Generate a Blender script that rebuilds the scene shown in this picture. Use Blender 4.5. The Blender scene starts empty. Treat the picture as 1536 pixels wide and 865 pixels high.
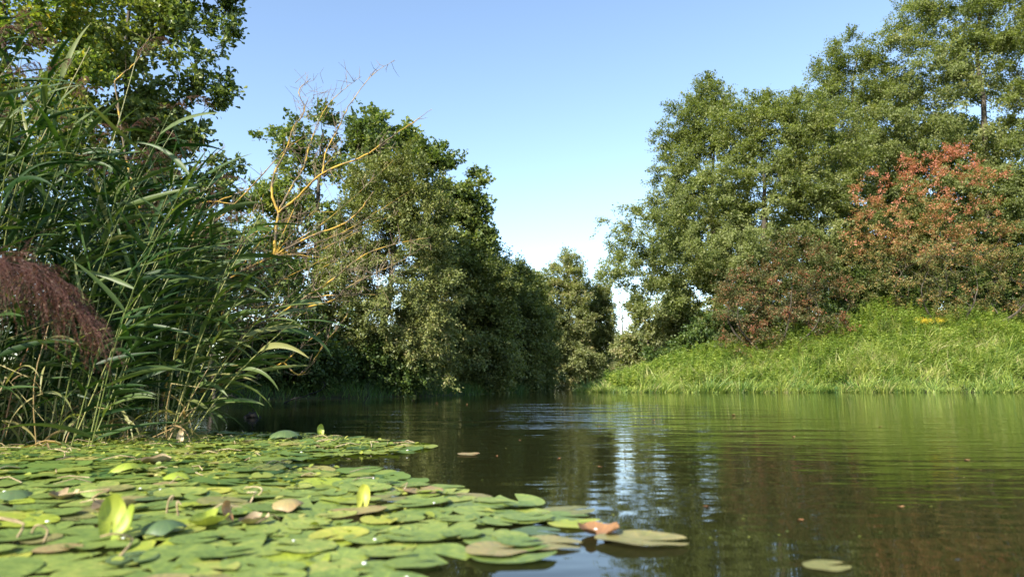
import bpy, math, random
import numpy as np
from mathutils import Vector, noise as mnoise

random.seed(7)
R = np.random.default_rng(7)
scene = bpy.context.scene
COL = scene.collection

# ------------------------------------------------------------------ camera
FPX, PITCH, CAMZ = 1024.0, math.radians(7.87), 0.5625
cam_d = bpy.data.cameras.new('camera')
cam_d.sensor_width = 36.0
cam_d.lens = 36.0 * FPX / 1536.0
cam_d.clip_start, cam_d.clip_end = 0.05, 3000.0
cam_d.dof.use_dof = True
cam_d.dof.focus_distance = 13.0
cam_d.dof.aperture_fstop = 1.8
cam = bpy.data.objects.new('camera', cam_d)
cam.location = (0, 0, CAMZ)
cam.rotation_euler = (math.pi / 2 + PITCH, 0, 0)
COL.objects.link(cam)
scene.camera = cam

# ------------------------------------------------------------------ sky and sun
SUN_EL = math.radians(35)
SUN_H = Vector((-0.64, -0.77)).normalized()
world = bpy.data.worlds.new('World')
scene.world = world
world.use_nodes = True
nt = world.node_tree
nt.nodes.clear()
sky = nt.nodes.new('ShaderNodeTexSky')
sky.sky_type = 'NISHITA'
sky.sun_disc = False
sky.sun_elevation = SUN_EL
sky.sun_rotation = math.atan2(SUN_H.x, SUN_H.y)
sky.altitude = 50
sky.air_density = 1.0
sky.dust_density = 0.25
sky.ozone_density = 0.8
bg = nt.nodes.new('ShaderNodeBackground')
bg.inputs['Strength'].default_value = 0.128
wo = nt.nodes.new('ShaderNodeOutputWorld')
nt.links.new(sky.outputs[0], bg.inputs[0])
nt.links.new(bg.outputs[0], wo.inputs[0])
sun_d = bpy.data.lights.new('sun', 'SUN')
sun_d.energy = 4.6
sun_d.angle = math.radians(0.5)
sun_d.color = (1.0, 0.93, 0.80)
sun = bpy.data.objects.new('sun', sun_d)
d = Vector((SUN_H.x * math.cos(SUN_EL), SUN_H.y * math.cos(SUN_EL), math.sin(SUN_EL)))
sun.rotation_euler = d.to_track_quat('Z', 'Y').to_euler()
sun.location = d * 60
COL.objects.link(sun)
scene.view_settings.view_transform = 'Standard'
scene.view_settings.look = 'None'
scene.view_settings.gamma = 1.0
scene.view_settings.exposure = 1.32
scene.cycles.max_bounces = 6
scene.cycles.diffuse_bounces = 3
scene.cycles.glossy_bounces = 3
scene.cycles.transmission_bounces = 3
scene.cycles.caustics_reflective = False
scene.cycles.caustics_refractive = False

# ------------------------------------------------------------------ helpers
CP, SP = math.cos(PITCH), math.sin(PITCH)
def at(px, py, Y):
    """a point at forward distance Y that the photograph shows at pixel px, py"""
    x, y = (px - 768.0) / FPX, (432.5 - py) / FPX
    dy, dz = CP - y * SP, SP + y * CP
    t = Y / dy
    return np.array([x * t, Y, CAMZ + dz * t])

def ground(px, py):
    x, y = (px - 768.0) / FPX, (432.5 - py) / FPX
    dy, dz = CP - y * SP, SP + y * CP
    t = -CAMZ / dz
    return np.array([x * t, dy * t, 0.0])

def mpp(Y):
    return Y / FPX

def norm(v):
    return v / np.maximum(np.linalg.norm(v, axis=-1, keepdims=True), 1e-9)

class MB:
    """collects vertices, faces and a per-vertex 'tint' and builds ONE mesh"""
    def __init__(s):
        s.v, s.f, s.t, s.n = [], [], [], 0
    def add(s, V, F, t=0.0):
        V = np.asarray(V, float).reshape(-1, 3)
        s.v.append(V)
        s.t.append(np.broadcast_to(np.asarray(t, float), (len(V),)))
        for f in (F if isinstance(F, list) else [F]):
            s.f.append(np.asarray(f, np.int64) + s.n)
        s.n += len(V)
    def mesh(s, name, mat, off=None, smooth=False):
        V = np.concatenate(s.v)
        if off is not None:
            V = V - np.asarray(off, float)
        me = bpy.data.meshes.new(name)
        loops = np.concatenate([f.ravel() for f in s.f])
        sizes = np.concatenate([np.full(len(f), f.shape[1]) for f in s.f])
        starts = np.concatenate([[0], np.cumsum(sizes)[:-1]])
        me.vertices.add(len(V))
        me.vertices.foreach_set('co', V.astype(np.float32).ravel())
        me.loops.add(len(loops))
        me.loops.foreach_set('vertex_index', loops.astype(np.int32))
        me.polygons.add(len(sizes))
        me.polygons.foreach_set('loop_start', starts.astype(np.int32))
        if smooth:
            me.polygons.foreach_set('use_smooth', np.ones(len(sizes), bool))
        a = me.attributes.new('tint', 'FLOAT', 'POINT')
        a.data.foreach_set('value', np.concatenate(s.t).astype(np.float32))
        me.update(calc_edges=True)
        for m in (mat if isinstance(mat, list) else [mat]):
            me.materials.append(m)
        return me
    def build(s, name, mat, parent=None, off=None, smooth=False):
        """link as one object; parent's location is taken off the vertices"""
        if parent is not None:
            off = np.array(parent.location)
        o = bpy.data.objects.new(name, s.mesh(name, mat, off, smooth))
        COL.objects.link(o)
        if parent is not None:
            o.parent = parent
        elif off is not None:
            o.location = off
        return o

def tag(o, label=None, cat=None, group=None, kind=None):
    if label: o['label'] = label
    if cat: o['category'] = cat
    if group: o['group'] = group
    if kind: o['kind'] = kind
    return o

def empty(name, loc, label, cat, group=None):
    o = bpy.data.objects.new(name, None)
    o.empty_display_size = 0.2
    o.location = [float(c) for c in loc]
    COL.objects.link(o)
    return tag(o, label, cat, group)

def tube(P, rad, sides=6):
    """tapered tube along points P"""
    P = np.asarray(P, float)
    rad = np.broadcast_to(np.asarray(rad, float), (len(P),))
    T = norm(np.gradient(P, axis=0))
    ref = np.array([0.31, 0.17, 0.93]) if abs(T[:, 2]).mean() < 0.8 else np.array([0.95, 0.25, 0.1])
    A = norm(np.cross(T, ref)); B = np.cross(T, A)
    th = np.linspace(0, 2 * math.pi, sides, endpoint=False)
    V = P[:, None] + rad[:, None, None] * (np.cos(th)[None, :, None] * A[:, None] + np.sin(th)[None, :, None] * B[:, None])
    n = len(P)
    i = np.arange(n - 1)[:, None] * sides
    j = np.arange(sides)[None]; k = (j + 1) % sides
    F = np.stack([i + j, i + k, i + k + sides, i + j + sides], -1).reshape(-1, 4)
    return V.reshape(-1, 3), F

def smooth_line(P, n):
    """Catmull-Rom resampling"""
    P = np.asarray(P, float)
    if len(P) == 2:
        return P[0] + (P[1] - P[0]) * np.linspace(0, 1, n)[:, None]
    Q = np.vstack([2 * P[0] - P[1], P, 2 * P[-1] - P[-2]])
    u = np.linspace(0, len(P) - 1 - 1e-6, n)
    k = u.astype(int); t = (u - k)[:, None]
    a, b, c, e = Q[k], Q[k + 1], Q[k + 2], Q[k + 3]
    return 0.5 * (2 * b + (c - a) * t + (2 * a - 5 * b + 4 * c - e) * t * t + (3 * b - a - 3 * c + e) * t ** 3)

# ------------------------------------------------------------------ materials
def new_mat(name):
    m = bpy.data.materials.new(name)
    m.use_nodes = True
    n = m.node_tree.nodes
    n.clear()
    out = n.new('ShaderNodeOutputMaterial')
    return m, n, m.node_tree.links, out

def ramp_node(n, stops):
    r = n.new('ShaderNodeValToRGB')
    e = r.color_ramp.elements
    while len(e) < len(stops): e.new(0.5)
    for k, (p, c) in enumerate(stops):
        e[k].position = p
        e[k].color = (*c, 1)
    return r

def leaf_mat(name, stops, rough=0.5, trans=0.3, spec=0.35, tgain=1.2):
    """leaf colour by the 'tint' of each leaf; light also passes through the blade"""
    m, n, l, out = new_mat(name)
    a = n.new('ShaderNodeAttribute'); a.attribute_name = 'tint'
    r = ramp_node(n, stops)
    l.new(a.outputs['Fac'], r.inputs[0])
    p = n.new('ShaderNodeBsdfPrincipled')
    p.inputs['Roughness'].default_value = rough
    p.inputs['Specular IOR Level'].default_value = spec
    l.new(r.outputs[0], p.inputs['Base Color'])
    t = n.new('ShaderNodeBsdfTranslucent')
    g = n.new('ShaderNodeMix'); g.data_type = 'RGBA'; g.blend_type = 'MULTIPLY'
    g.inputs['Factor'].default_value = 1.0
    l.new(r.outputs[0], g.inputs[6])
    g.inputs[7].default_value = (1.15 * tgain, 1.25 * tgain, 0.45 * tgain, 1)
    l.new(g.outputs[2], t.inputs['Color'])
    mx = n.new('ShaderNodeMixShader')
    mx.inputs[0].default_value = trans
    l.new(p.outputs[0], mx.inputs[1]); l.new(t.outputs[0], mx.inputs[2])
    l.new(mx.outputs[0], out.inputs[0])
    return m

def noise_mat(name, stops, scale=6.0, detail=4.0, rough=0.8, bump=0.0, stretch=(1, 1, 1), spec=0.3, objrand=0.0):
    m, n, l, out = new_mat(name)
    tc = n.new('ShaderNodeTexCoord')
    mp = n.new('ShaderNodeMapping'); mp.inputs['Scale'].default_value = stretch
    l.new(tc.outputs['Object'], mp.inputs[0])
    nz = n.new('ShaderNodeTexNoise'); nz.inputs['Scale'].default_value = scale; nz.inputs['Detail'].default_value = detail
    l.new(mp.outputs[0], nz.inputs[0])
    r = ramp_node(n, stops)
    fac = nz.outputs[0]
    if objrand:
        oi = n.new('ShaderNodeObjectInfo')
        ma = n.new('ShaderNodeMath'); ma.operation = 'MULTIPLY_ADD'
        ma.inputs[1].default_value = objrand; ma.inputs[2].default_value = -objrand / 2
        l.new(oi.outputs['Random'], ma.inputs[0])
        ad = n.new('ShaderNodeMath'); ad.operation = 'ADD'
        l.new(fac, ad.inputs[0]); l.new(ma.outputs[0], ad.inputs[1])
        fac = ad.outputs[0]
    l.new(fac, r.inputs[0])
    p = n.new('ShaderNodeBsdfPrincipled')
    p.inputs['Roughness'].default_value = rough
    p.inputs['Specular IOR Level'].default_value = spec
    l.new(r.outputs[0], p.inputs['Base Color'])
    if bump:
        b = n.new('ShaderNodeBump'); b.inputs['Distance'].default_value = bump
        l.new(nz.outputs[0], b.inputs['Height']); l.new(b.outputs[0], p.inputs['Normal'])
    l.new(p.outputs[0], out.inputs[0])
    return m

M = {}
M['bark'] = noise_mat('bark', [(0.3, (.035, .028, .02)), (0.6, (.10, .085, .065)), (0.8, (.16, .14, .11))], 5, 6, .9, .02, (1, 1, .25))
M['grey_bark'] = noise_mat('grey_bark', [(0.3, (.05, .043, .03)), (0.6, (.13, .11, .08)), (0.8, (.22, .19, .145))], 6, 6, .9, .02, (1, 1, .25))
M['earth'] = noise_mat('earth', [(0.35, (.02, .022, .008)), (0.55, (.04, .05, .014)), (0.75, (.06, .075, .02))], 1.7, 8, .95, .05)
M['alder'] = leaf_mat('alder_leaf', [(0, (.10, .125, .04)), (.45, (.175, .205, .065)), (.8, (.235, .265, .095)), (1, (.29, .29, .12))], trans=.45)
M['oak'] = leaf_mat('oak_leaf', [(0, (.06, .09, .027)), (.5, (.12, .165, .048)), (.85, (.185, .225, .06)), (1, (.25, .27, .075))], trans=.36, rough=.4)
M['willow'] = leaf_mat('willow_leaf', [(0, (.10, .125, .038)), (.5, (.18, .205, .062)), (.85, (.24, .25, .08)), (1, (.29, .26, .11))], trans=.25)
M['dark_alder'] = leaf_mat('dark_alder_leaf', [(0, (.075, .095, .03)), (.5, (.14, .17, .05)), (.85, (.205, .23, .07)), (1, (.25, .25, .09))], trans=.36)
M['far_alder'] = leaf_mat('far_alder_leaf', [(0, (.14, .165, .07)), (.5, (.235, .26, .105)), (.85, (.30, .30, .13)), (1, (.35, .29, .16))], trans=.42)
M['yellowing'] = leaf_mat('yellowing_leaf', [(0, (.09, .14, .025)), (.4, (.17, .225, .038)), (.75, (.28, .29, .05)), (1, (.40, .30, .05))], trans=.38)
M['spindle'] = leaf_mat('spindle_leaf', [(0, (.10, .125, .035)), (.35, (.21, .18, .055)), (.6, (.32, .19, .07)), (.8, (.44, .17, .09)), (1, (.52, .21, .14))], trans=.3)
M['hawthorn'] = leaf_mat('hawthorn_leaf', [(0, (.06, .085, .025)), (.4, (.13, .115, .04)), (.75, (.20, .12, .05)), (1, (.28, .09, .05))], trans=.22)
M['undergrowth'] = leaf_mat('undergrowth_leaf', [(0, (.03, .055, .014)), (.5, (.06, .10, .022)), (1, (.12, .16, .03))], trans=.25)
M['grass'] = leaf_mat('grass_blade', [(0, (.075, .16, .045)), (.35, (.24, .33, .075)), (.7, (.43, .48, .12)), (1, (.55, .47, .26))], trans=.33, rough=.45)
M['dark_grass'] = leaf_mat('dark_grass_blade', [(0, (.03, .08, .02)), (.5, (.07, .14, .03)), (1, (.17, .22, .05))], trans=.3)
M['herb'] = leaf_mat('herb_leaf', [(0, (.11, .19, .045)), (.5, (.26, .34, .08)), (1, (.46, .49, .13))], trans=.35)
M['reed_leaf'] = leaf_mat('reed_leaf', [(0, (.016, .045, .010)), (.4, (.045, .088, .018)), (.75, (.125, .16, .05)), (.92, (.25, .24, .09)), (1, (.32, .21, .10))], trans=.24, rough=.46, spec=.3)
M['reed_stem'] = leaf_mat('reed_stem', [(0, (.11, .14, .03)), (.5, (.26, .27, .08)), (.8, (.36, .30, .12)), (1, (.32, .15, .06))], trans=.0, rough=.4, spec=.5)
M['plume'] = leaf_mat('reed_plume', [(0, (.06, .026, .02)), (.5, (.125, .048, .036)), (.8, (.20, .10, .06)), (1, (.28, .20, .12))], trans=.4)
M['goldenrod'] = leaf_mat('goldenrod_bloom', [(0, (.45, .33, .02)), (1, (.65, .5, .05))], trans=.3)
M['lichen'] = noise_mat('lichen_bark', [(0.34, (.09, .07, .05)), (0.47, (.20, .15, .08)), (0.55, (.42, .26, .045)), (0.72, (.56, .37, .06))], 7, 6, .85, .006)
M['dry_twig'] = noise_mat('dry_twig', [(0.3, (.14, .10, .07)), (0.6, (.27, .20, .13)), (.8, (.36, .25, .12))], 8, 4, .85)
M['dry_leaf'] = noise_mat('dry_leaf', [(0.3, (.22, .15, .07)), (0.55, (.40, .30, .17)), (0.8, (.55, .46, .30))], 14, 4, .7, 0, (1, 1, 1), .3, .3)

# ------------------------------------------------------------------ the lie of the land
LEFT_BANK = [(-9, -60), (-7.5, -20), (-5.6, 0), (-4.9, 5), (-4.6, 8.2), (-5.6, 11), (-9, 14), (-11, 19), (-9.5, 22), (-7.5, 23.5),
             (-4.5, 26), (-2.4, 31), (0.2, 40), (1.5, 47), (2.2, 54), (1.4, 66), (-4, 84), (-30, 120), (-80, 150)]
RIGHT_BANK = [(-76, 160), (-28, 130), (-1, 92), (4.3, 68), (5.2, 54), (4.6, 46), (3.6, 42.6), (4.6, 41.2), (9, 40.6), (16, 41.0),
              (25, 40.7), (38, 42), (60, 38), (110, 20), (160, -20), (160, -60)]
RIVER = np.array(LEFT_BANK + RIGHT_BANK, float) * [1.25, 1]
def signed_bank(x, y):
    """metres from the waterline, positive on land"""
    x = np.asarray(x, float); y = np.asarray(y, float)
    best = np.full(x.shape, 1e9); inside = np.zeros(x.shape, bool)
    n = len(RIVER)
    for i in range(n):
        a, b = RIVER[i], RIVER[(i + 1) % n]
        e = b - a
        t = np.clip(((x - a[0]) * e[0] + (y - a[1]) * e[1]) / (e @ e), 0, 1)
        best = np.minimum(best, np.hypot(x - a[0] - t * e[0], y - a[1] - t * e[1]))
        c = ((a[1] > y) != (b[1] > y)) & (x < (b[0] - a[0]) * (y - a[1]) / (b[1] - a[1] + 1e-12) + a[0])
        inside ^= c
    return np.where(inside, -best, best) + .28 * wob(x, y, 1.3, .9)
def sstep(a, b, x):
    t = np.clip((x - a) / (b - a), 0, 1)
    return t * t * (3 - 2 * t)
def wob(x, y, s, seed=0.0):
    return (np.sin(x * s * 1.7 + seed) * np.cos(y * s * 1.3 + seed * 2.1) + np.sin((x + y) * s * 0.9 + seed * 3.3) * 0.7 + np.sin((x * 0.6 - y) * s * 2.9 + seed) * 0.4) / 2.1
def gz(x, y):
    x = np.asarray(x, float); y = np.asarray(y, float)
    sd = signed_bank(x, y)
    top = np.interp(x, [3.75, 10.6, 15.8, 21, 26, 37, 75], [.3, .9, 1.65, 2.9, 3.6, 3.5, 2.8])
    right = np.clip(sd / 6.5, 0, 1) ** 0.75 * top * (1 + .22 * wob(x, y, .55, 2.2)) + 0.1 * sstep(0, 1, sd)
    left = sstep(0, 3.5, sd) * 0.9
    right = right + .75 * np.exp(-((x - 24.5) / 4.0) ** 2 - ((y - 47.5) / 2.5) ** 2)
    w = sstep(-0.5, 1.5, x - 3.3) * sstep(36, 40, y)
    h = w * right + (1 - w) * left + 0.12 * wob(x, y, 0.8, 1.3) * sstep(0.5, 4, sd)
    return np.where(sd > 0, h + 0.02, -0.04 - 0.75 * sstep(0, 3, -sd))

def build_setting():
    def axis(lo, hi, near_lo, near_hi, step):
        a = list(np.arange(near_lo, near_hi + 1e-6, step))
        s, v = step, near_hi
        while v < hi: s *= 1.25; v += s; a.append(v)
        s, v = step, near_lo
        while v > lo: s *= 1.25; v -= s; a.insert(0, v)
        return np.array(a)
    xs, ys = axis(-900, 900, -20, 44, .5), axis(-400, 1500, -6, 75, .5)
    X, Y = np.meshgrid(xs, ys)
    Z = gz(X, Y)
    nx, ny = len(xs), len(ys)
    i = np.arange(ny - 1)[:, None] * nx; j = np.arange(nx - 1)[None]
    F = np.stack([i + j, i + j + 1, i + j + nx + 1, i + j + nx], -1).reshape(-1, 4)
    b = MB(); b.add(np.stack([X, Y, Z], -1), F)
    tag(b.build('ground', M['earth'], smooth=True), kind='structure')
    # river water: one sheet at z = 0
    m, n, l, out = new_mat('river_water')
    g = n.new('ShaderNodeNewGeometry')
    def nz(scale, stretch, detail):
        mp = n.new('ShaderNodeMapping'); mp.inputs['Scale'].default_value = stretch
        mp.inputs['Rotation'].default_value = (0, 0, math.radians(9))
        l.new(g.outputs['Position'], mp.inputs[0])
        t = n.new('ShaderNodeTexNoise'); t.inputs['Scale'].default_value = scale; t.inputs['Detail'].default_value = detail
        l.new(mp.outputs[0], t.inputs[0]); return t.outputs[0]
    fine = nz(9.0, (.45, 1.0, 1), 2.0)
    mid = nz(2.4, (.35, 1.0, 1), 2.0)
    patch = nz(.22, (.5, 1.0, 1), 2.0)       # where the current ruffles the surface
    pr = n.new('ShaderNodeMapRange'); pr.inputs[1].default_value = .42; pr.inputs[2].default_value = .68
    pr.inputs[3].default_value = .35; pr.inputs[4].default_value = 1.5
    l.new(patch, pr.inputs[0])
    mq = n.new('ShaderNodeMapping'); mq.vector_type = 'TEXTURE'; mq.inputs['Location'].default_value = (.8, 14.5, 0); mq.inputs['Scale'].default_value = (5.5, 9.5, 1)
    l.new(g.outputs['Position'], mq.inputs[0])
    ln = n.new('ShaderNodeVectorMath'); ln.operation = 'LENGTH'; l.new(mq.outputs[0], ln.inputs[0])
    rf = n.new('ShaderNodeMapRange'); rf.interpolation_type = 'SMOOTHSTEP'; rf.inputs[1].default_value = 1; rf.inputs[2].default_value = .2; rf.inputs[3].default_value = 0; rf.inputs[4].default_value = 1
    l.new(ln.outputs['Value'], rf.inputs[0])
    br = n.new('ShaderNodeMapRange'); br.inputs[1].default_value = .44; br.inputs[2].default_value = .60; br.inputs[3].default_value = .4; br.inputs[4].default_value = 8.0
    l.new(nz(1.1, (.3, 1.0, 1), 3.0), br.inputs[0])
    m0 = n.new('ShaderNodeMath'); m0.operation = 'MULTIPLY_ADD'; l.new(rf.outputs[0], m0.inputs[0]); l.new(br.outputs[0], m0.inputs[1]); l.new(pr.outputs[0], m0.inputs[2])
    mu = n.new('ShaderNodeMath'); mu.operation = 'MULTIPLY'; l.new(fine, mu.inputs[0]); l.new(m0.outputs[0], mu.inputs[1])
    ma = n.new('ShaderNodeMath'); ma.operation = 'MULTIPLY_ADD'; l.new(mid, ma.inputs[0]); l.new(mu.outputs[0], ma.inputs[2])
    m3 = n.new('ShaderNodeMath'); m3.operation = 'MULTIPLY_ADD'; l.new(rf.outputs[0], m3.inputs[0]); l.new(br.outputs[0], m3.inputs[1]); m3.inputs[2].default_value = 3.0
    l.new(m3.outputs[0], ma.inputs[1])
    bp = n.new('ShaderNodeBump'); bp.inputs['Strength'].default_value = 1.0; bp.inputs['Distance'].default_value = .0035
    l.new(ma.outputs[0], bp.inputs['Height'])
    p = n.new('ShaderNodeBsdfPrincipled')
    p.inputs['Base Color'].default_value = (.014, .015, .005, 1)
    p.inputs['Roughness'].default_value = .02
    p.inputs['IOR'].default_value = 1.333
    p.inputs['Specular IOR Level'].default_value = .5
    l.new(bp.outputs[0], p.inputs['Normal']); l.new(p.outputs[0], out.inputs[0])
    b = MB(); b.add([(-500, -300, 0), (500, -300, 0), (500, 400, 0), (-500, 400, 0)], np.array([[0, 1, 2, 3]]))
    tag(b.build('river_water', m), kind='structure')
build_setting()

# ------------------------------------------------------------------ leaves, twigs, trees
RHOMB = (np.array([(0, 0, 0), (.5, .42, .10), (0, 1, -.06), (-.5, .42, .10)]), np.array([[0, 1, 2, 3]]))
OAK = (np.array([(0, 0, 0), (.16, .2, .02), (.30, .34, .06), (.24, .46, .04), (.46, .62, .1), (.32, .76, .05), (.2, .95, 0),
                 (0, 1, -.04), (-.2, .95, 0), (-.32, .76, .05), (-.46, .62, .1), (-.24, .46, .04), (-.30, .34, .06), (-.16, .2, .02)]),
       np.array([[0, 1, 2, 3, 4, 5, 6, 7], [0, 7, 8, 9, 10, 11, 12, 13]]))
OVAL = (np.array([(0, 0, 0), (.36, .22, .05), (.5, .55, .08), (.3, .86, .02), (0, 1, -.05), (-.3, .86, .02), (-.5, .55, .08), (-.36, .22, .05)]),
        np.array([[0, 1, 2, 3, 4], [0, 4, 5, 6, 7]]))

def leaf_cloud(mb, P, D, N, L, W, tint, template):
    """leaves at P, pointing along D, faces turned to N"""
    D = norm(D)
    S = norm(np.cross(D, N)); U = np.cross(S, D)
    T, F = template
    V = P[:, None] + (T[None, :, 0:1] * W[:, None, None] * S[:, None] + T[None, :, 1:2] * L[:, None, None] * D[:, None]
                      + T[None, :, 2:3] * L[:, None, None] * U[:, None])
    k = len(T); n = len(P)
    FF = (np.arange(n)[:, None, None] * k + F[None]).reshape(-1, F.shape[1])
    mb.add(V.reshape(-1, 3), FF, np.repeat(tint, k))

def sample_crown(lobes, n, rng, gap=0.0, shell=0.45, gs=.45):
    """clump centres in the union of ellipsoid lobes, thicker towards the outside, uneven outline"""
    L = np.array(lobes)
    w = (L[:, 3] * L[:, 5]) + (L[:, 4] * L[:, 5]) * .5
    k = rng.choice(len(L), n * 2, p=w / w.sum())
    u = norm(rng.normal(size=(n * 2, 3)))
    r = shell + (1 - shell) * rng.random(n * 2) ** 0.6
    wobble = np.array([1 + .32 * mnoise.noise(Vector((a[0] * 2.1 + q * 7.3, a[1] * 2.1, a[2] * 2.1))) + .38 * mnoise.noise(Vector((a[0] * 5.3 - q * 3.1, a[1] * 5.3, a[2] * 5.3))) for a, q in zip(u, k)])
    far = rng.random(n * 2) < .07; wobble[far] *= rng.uniform(1.05, 1.3, far.sum())
    P = L[k, :3] + u * L[k, 3:6] * (r * wobble)[:, None]
    if gap:
        s = gs
        keep = np.array([mnoise.noise(Vector(p * s)) > -1 + gap for p in P])
        P = P[keep]
    return P[:n]

def grow_wood(mb, base, top, r0, clumps, rng, sides=7, tip=0.012, lean=(0, 0)):
    """trunk and limbs that reach every clump"""
    base, top = np.asarray(base, float), np.asarray(top, float)
    n = 14
    t = np.linspace(0, 1, n)[:, None]
    H = np.linalg.norm(top - base)
    jit = np.cumsum(rng.normal(size=(n, 3)) * [1, 1, 0], axis=0) * H * .006
    jit[0] = 0
    trunk = base + (top - base) * t + jit + np.array([lean[0], lean[1], 0]) * np.sin(t * math.pi)
    tr = r0 * (1 - .86 * np.linspace(0, 1, n) ** .9); tr[0] *= 1.35
    V, F = tube(trunk, tr, 9); mb.add(V, F)
    nodes = [p for p in trunk[3:]]; rad = [r for r in tr[3:]]
    order = np.argsort(np.linalg.norm(clumps - (base + (top - base) * .5), axis=1))
    for c in clumps[order]:
        A = np.array(nodes)
        dd = c - A
        dist = np.linalg.norm(dd, axis=1)
        cost = dist + 0.9 * np.maximum(0, -(dd[:, 2] - .15 * dist))
        k = int(np.argmin(cost))
        a = A[k]; ln = dist[k]
        if ln < .15: continue
        m1 = a + (c - a) * .35 + rng.normal(size=3) * ln * .07 + np.array([0, 0, ln * .06])
        m2 = a + (c - a) * .7 + rng.normal(size=3) * ln * .07 + np.array([0, 0, ln * .05])
        ra = min(rad[k] * .62, .012 + .028 * ln)
        ra = max(ra, tip)
        P = np.array([a, m1, m2, c]); rr = np.array([ra, ra * .75, ra * .5, max(tip * .7, ra * .28)])
        V, F = tube(P, rr, 5); mb.add(V, F)
        nodes += [m1, m2, c]; rad += [rr[1], rr[2], rr[3]]

def clump_leaves(mb, clumps, per, spray, leaf, rng, template=RHOMB, flat=.6, ratio=.6, tint=(.45, .22), droop=.15, center=None, tintfn=None, upnorm=.55):
    """every clump is a spray of short twigs set with leaves"""
    n = len(clumps)
    tw = 5
    out = clumps - (clumps.mean(0) if center is None else center)
    out = norm(out + 1e-6)
    dirs = norm(out[:, None] * .8 + rng.normal(size=(n, tw, 3)) * np.array([1, 1, flat]) - np.array([0, 0, droop]))
    lens = spray * (.5 + rng.random((n, tw)))
    k = per // tw
    t = rng.random((n, tw, k)) ** .8
    P = clumps[:, None, None] + dirs[:, :, None] * (lens[:, :, None] * t)[..., None] + rng.normal(size=(n, tw, k, 3)) * spray * .14
    P[..., 2] -= droop * .4 * (lens[:, :, None] * t) ** 2
    D = dirs[:, :, None] + rng.normal(size=(n, tw, k, 3)) * .75
    N = np.array([0, 0, upnorm]) + out[:, None, None] * .65 + rng.normal(size=(n, tw, k, 3)) * .55
    base = tint[0] + rng.normal(size=(n, 1, 1)) * tint[1] * .8 + rng.normal(size=(n, tw, k)) * tint[1]
    P = P.reshape(-1, 3)
    T = base.ravel()
    if tintfn is not None: T = T + tintfn(P)
    L = leaf * (.65 + .7 * rng.random(len(P)))
    leaf_cloud(mb, P, D.reshape(-1, 3), N.reshape(-1, 3), L, L * ratio, np.clip(T, 0.01, .99), template)

def px_lobes(spec, Y, deep=1.0):
    """lobes given as pixel centre and pixel radii at distance Y (+ own offset) with real depth"""
    out = []
    for s in spec:
        px, py, rx, ry = s[:4]
        yy = Y + (s[4] if len(s) > 4 else 0)
        c = at(px, py, yy); q = mpp(yy)
        dr = (rx + ry) * .5 * q * deep
        out.append((c[0], c[1], c[2], rx * q * 1.1, dr, ry * q * 1.1))
    return out

def tree(name, label, cat, base_px, Y, spec, mat, n_clumps, per, spray, leaf, seed, r0=.22, top=None, bark='bark', template=RHOMB,
         gap=0.0, deep=1.0, group=None, tint=(.45, .2), tintfn=None, ratio=.6, droop=.15, lean=(0, 0), flat=.6, shell=.45, trunk_name='trunk', crown_name='crown', fill=1.25, gs=.45, stems=1):
    spray, leaf, r0 = spray * 1.25, leaf * 1.2, r0 * 1.2
    rng = np.random.default_rng(seed)
    q = at(base_px, 570, Y)
    base = np.array([q[0], Y, float(gz(q[0], Y)) - .15])
    lobes = px_lobes(spec, Y, deep)
    L = np.array(lobes)
    clumps = sample_crown(lobes, int(n_clumps * fill), rng, gap, shell, gs)
    floor = gz(clumps[:, 0], clumps[:, 1])
    clumps = clumps[clumps[:, 2] > np.maximum(floor, 0) + .25]
    root = empty(name, base + np.array([0, 0, .15]), label, cat, group)
    if top is None:
        i = int(np.argmax(L[:, 2] + L[:, 5] * .3))
        top = np.array([L[i, 0], L[i, 1], L[i, 2] + L[i, 5] * .3])
    else:
        top = at(top[0], top[1], Y)
    w = MB()
    if stems == 1:
        grow_wood(w, base, top, r0, clumps, rng, lean=lean)
    else:
        sp = np.ptp(clumps[:, :2], axis=0) * .5
        own = rng.integers(0, stems, len(clumps))
        for k in range(stems):
            a = k * 6.283 / stems + rng.random()
            off = np.array([math.cos(a) * sp[0], math.sin(a) * sp[1], 0])
            b2 = base + off * .12 + [0, .5, 0]; b2[2] = float(gz(b2[0], b2[1])) - .1
            t2 = base + (top - base) * rng.uniform(.35, .6) + off * rng.uniform(.5, .9)
            mine = clumps[np.argsort(np.linalg.norm(clumps - t2, axis=1))[:len(clumps) // stems]]
            grow_wood(w, b2, t2, r0 * rng.uniform(.6, 1), mine, rng, lean=(off[0] * .3, off[1] * .3), tip=.016)
    w.build(trunk_name, M[bark], root, smooth=True)
    c = MB(); clump_leaves(c, clumps, int(per * fill), spray, leaf, rng, template, tint=tint, tintfn=tintfn, ratio=ratio, droop=droop, flat=flat)
    c.build(crown_name, M[mat], root)
    return root

G_R, G_L, G_F = 'alders behind the right bank', 'trees on the left bank', 'far trees at the river bend'
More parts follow.
